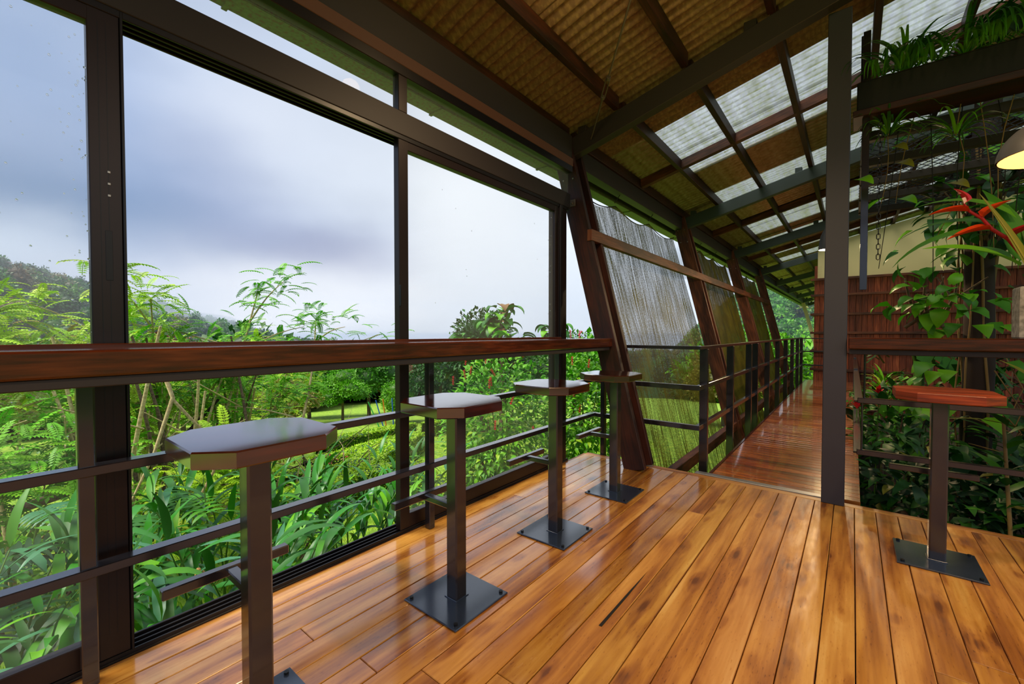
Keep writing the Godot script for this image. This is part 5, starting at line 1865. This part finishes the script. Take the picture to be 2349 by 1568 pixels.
	var HL = [[big, Vector3(-1, 0.62, -0.05), Vector3(-0.02, 0.42, -0.05), "leaf_bright"], [big, Vector3(-1, 0.25, -0.2), Vector3(-0.06, 0.4, -0.06), "leaf_mid"], [big, Vector3(-0.8, -0.1, 0.1), Vector3(-0.1, 0.4, -0.02), "leaf_mid"], [wide, Vector3(-0.25, 1, -0.1), Vector3(-0.05, 0.1, -0.06), "leaf_mid"], [wide, Vector3(0.1, 1, -0.2), Vector3(0.02, 0.2, -0.08), "leaf_deep"], [wide, Vector3(0.5, 1, 0.0), Vector3(0.05, 0.1, -0.02), "leaf_mid"], [big, Vector3(0.9, 0.8, 0.1), Vector3(0.05, 0.3, 0.0), "leaf_bright"], [big, Vector3(-0.6, 0.35, -0.6), Vector3(-0.03, 0.15, -0.05), "leaf_bright"], [wide, Vector3(-0.5, 0.2, 0.3), Vector3(-0.02, 0.1, 0.02), "leaf_bright"]]
	for q in HL:
		obj("leaf", q[0], M[q[3]], he, Transform3D(along(q[1], Vector3(0.1, 1, 0.5)), q[2]))
		obj("leaf_stalk", tubem([Vector3(0, 0.0, 0), q[2]], [0.006, 0.005], 5), M.green_stem, he)
	# the hanging planter, its mesh and hangers
	var pt = thing("hanging_planter", "long black planter hanging under the roof above the right counter", "planter", Vector3(0.0, 2.66, -3.88))
	obj("trough", span(Vector3(0.0, 0.0, -0.11), Vector3(4.0, 0.19, 0.11), 0.006), M.planter_black, pt)
	obj("soil", span(Vector3(0.02, 0.18, -0.095), Vector3(3.98, 0.2, 0.095), 0.002), M.soil, pt)
	obj("carrier_board", span(Vector3(-0.02, -0.045, -0.13), Vector3(4.0, 0.0, 0.13), 0.004), M.dark_post_wood, pt)
	for x in [0.02, 1.6, 3.4]:
		obj("hanger", span(Vector3(x, -0.05, -0.15), Vector3(x + 0.03, 0.62 + x * 0.25, -0.125)), M.dark_steel, pt)
	var hb = obj("hanging_bar", span(Vector3(0.03, 1.445, -3.82), Vector3(0.07, 3.2, -3.8), 0.002), M.dark_steel)
	tag(hb, "flat dark steel bar hanging down beside the corner post", "bar")
	var ch = thing("chain", "dark iron chain hanging beside the flat steel bar", "chain", Vector3(0.125, 1.64, -3.8))
	var lk = MB.new()
	lk.tube([Vector3(-0.009, 0, 0), Vector3(-0.009, 0.026, 0), Vector3(0, 0.035, 0), Vector3(0.009, 0.026, 0), Vector3(0.009, 0, 0), Vector3(0, -0.009, 0), Vector3(-0.009, 0, 0)], [0.0028, 0.0028, 0.0028, 0.0028, 0.0028, 0.0028, 0.0028], 5, false)
	var lmesh = lk.done()
	for i in 34:
		obj("link", lmesh, M.black_bolt, ch, Transform3D(Basis(Vector3.UP, PI / 2 * (i % 2)), Vector3(0, 0.01 + i * 0.034, 0)))
	# expanded metal shelf behind the planter
	var tm = thing("wire_shelf", "expanded metal mesh shelf hung level under the roof behind the planter", "shelf", Vector3(0.06, 2.6, -4.05))
	var ex = MB.new()
	for j in 44:
		for i in 58:
			var o = Vector3(i * 0.07 + (0.035 if j % 2 else 0.0), 0, -j * 0.055)
			for s in [-1, 1]:
				var a = o
				var e = o + Vector3(s * 0.035, 0, -0.055)
				ex.face([a + Vector3(0, -0.004, 0.002), e + Vector3(0, -0.004, 0.002), e + Vector3(0, 0.004, -0.002), a + Vector3(0, 0.004, -0.002)], Vector3(0, 0.4, 1), [Vector2(), Vector2(), Vector2(), Vector2()])
	obj("mesh", ex.done(), M.black_frame, tm).set_meta("kind", "stuff")
	for z in [0.0, -0.6, -1.2, -1.8, -2.4]:
		obj("bearer", span(Vector3(-0.03, -0.07, z - 0.03), Vector3(4.1, -0.005, z + 0.03)), M.rafter_steel, tm)
	for x in [-0.03, 2.0, 4.06]:
		obj("side_bar", span(Vector3(x, -0.06, -2.43), Vector3(x + 0.04, -0.005, 0.03)), M.rafter_steel, tm)
	for x in [0.0, 2.0]:
		for z in [-0.6, -2.4]:
			obj("hanger", tubem([Vector3(x, -0.02, z), Vector3(x, zroof(x + 0.06, 0.17) - 2.6, z)], [0.006, 0.006], 6), M.dark_steel, tm)
	# spider plants
	var spots = [Vector3(0.25, 2.86, -3.86), Vector3(0.52, 2.87, -3.85), Vector3(0.82, 2.87, -3.86), Vector3(1.15, 2.87, -3.86), Vector3(0.17, 2.5, -3.9), Vector3(0.5, 2.42, -3.95), Vector3(1.7, 2.87, -3.86)]
	var sl = ["spider plant at the left end of the hanging planter", "spider plant second from the planter's left end", "spider plant third from the planter's left end", "spider plant fourth from the planter's left end", "spider plant runner dangling near the chain", "spider plant runner dangling below the middle of the planter", "spider plant at the right of the planter, past the frame"]
	var rb = [leafm(0.3, 0.016, 9, 1.1, 2.6, 0.3, 0.5), leafm(0.4, 0.018, 9, 1.2, 2.4, 0.3, 0.5), leafm(0.22, 0.014, 8, 0.7, 2.0, 0.3, 0.5), leafm(0.48, 0.02, 10, 1.25, 2.2, 0.3, 0.5)]
	for i in spots.size():
		var t = thing("spider_plant", sl[i], "plant", spots[i], 0, "spider plants of the hanging planter")
		for k in 52 if i < 4 else 30:
			var a = rng.randf() * TAU
			obj("leaf", rb[rng.randi() % 3 + (0 if i > 3 else 1)], [M.leaf_mid, M.leaf_bright, M.leaf_deep][rng.randi() % 3], t, Transform3D(along(Vector3(cos(a), 0.0, sin(a) * 0.8 + 0.1), Vector3.UP), Vector3(cos(a), 0, sin(a)) * 0.02))
		for k in 22 if i not in [4, 5] else 0:  # blades hanging over the front of the trough
			var x = rng.randf_range(-0.16, 0.16)
			obj("leaf", rb[3] if k % 2 else rb[1], [M.leaf_mid, M.leaf_deep][k % 2], t, Transform3D(along(Vector3(rng.randfn(0, 0.5), -0.55, 1), Vector3.UP), Vector3(x, 0.0, 0.06)))
		if i in [4, 5]:
			obj("runner", tubem([Vector3(0, 0, 0), Vector3(0.02, 0.2, 0.0), Vector3(0.0, 0.4, 0.03)], [0.003, 0.003, 0.003], 4), M.vine_tan, t)
	var bt = thing("broad_leaf_plant", "dark broad leaved plant in the planter among the spider plants", "plant", Vector3(0.36, 2.86, -3.86))
	var bl = leafm(0.2, 0.1, 6, 0.9, 1.5, 0.2, 0.45, 0.05)
	for k in 6:
		var a = rng.randf() * TAU
		obj("leaf", bl, M.leaf_dark, bt, Transform3D(along(Vector3(cos(a), 0.6, sin(a)), Vector3.UP), Vector3(cos(a) * 0.12 + rng.randf_range(-0.2, 0.4), 0, sin(a) * 0.04)))
	var vn = thing("hanging_vines", "thin dark vines trailing down from the planter and mesh", "vine", Vector3(0.1, 2.64, -4.0))
	for k in 12:
		var x = 0.06 + k * 0.075
		var l = rng.randf_range(0.5, 1.3)
		var e = Vector3(x + rng.randfn(0, 0.06), -l, rng.randfn(0, 0.1))
		obj("vine", tubem(stem_pts(Vector3(x, 0, 0), e, Vector3(rng.randfn(0, 0.05), 0, 0), 5), taper(6, 0.003, 0.002), 4), M.black_cord if k % 2 else M.vine_tan, vn)
	var hl = leafm(0.13, 0.1, 5, 0.1, 0.8, 0.2, 0.4, 0.04)
	for q in [Vector3(0.1, -0.32, 0.04), Vector3(0.12, -0.56, 0.02), Vector3(0.36, -0.5, 0.0), Vector3(0.07, -0.2, 0.03), Vector3(-0.11, -0.47, 0.35)]:
		obj("leaf", hl, M.leaf_olive if rng.randf() < 0.6 else M.leaf_bright, vn, Transform3D(along(Vector3(0.5, -0.3, 0.6), Vector3(0, 1, 0.6)), q))


func _ready():
	rng.seed = 20240
	setting_of_light()
	materials()
	build_ground()
	build_floor()
	build_windows()
	build_roof()
	build_posts()
	build_back_wall()
	build_railing()
	build_counters()
	build_stools()
	build_lamps()
	build_garden()
	build_forest()
	build_court()
	build_mist()
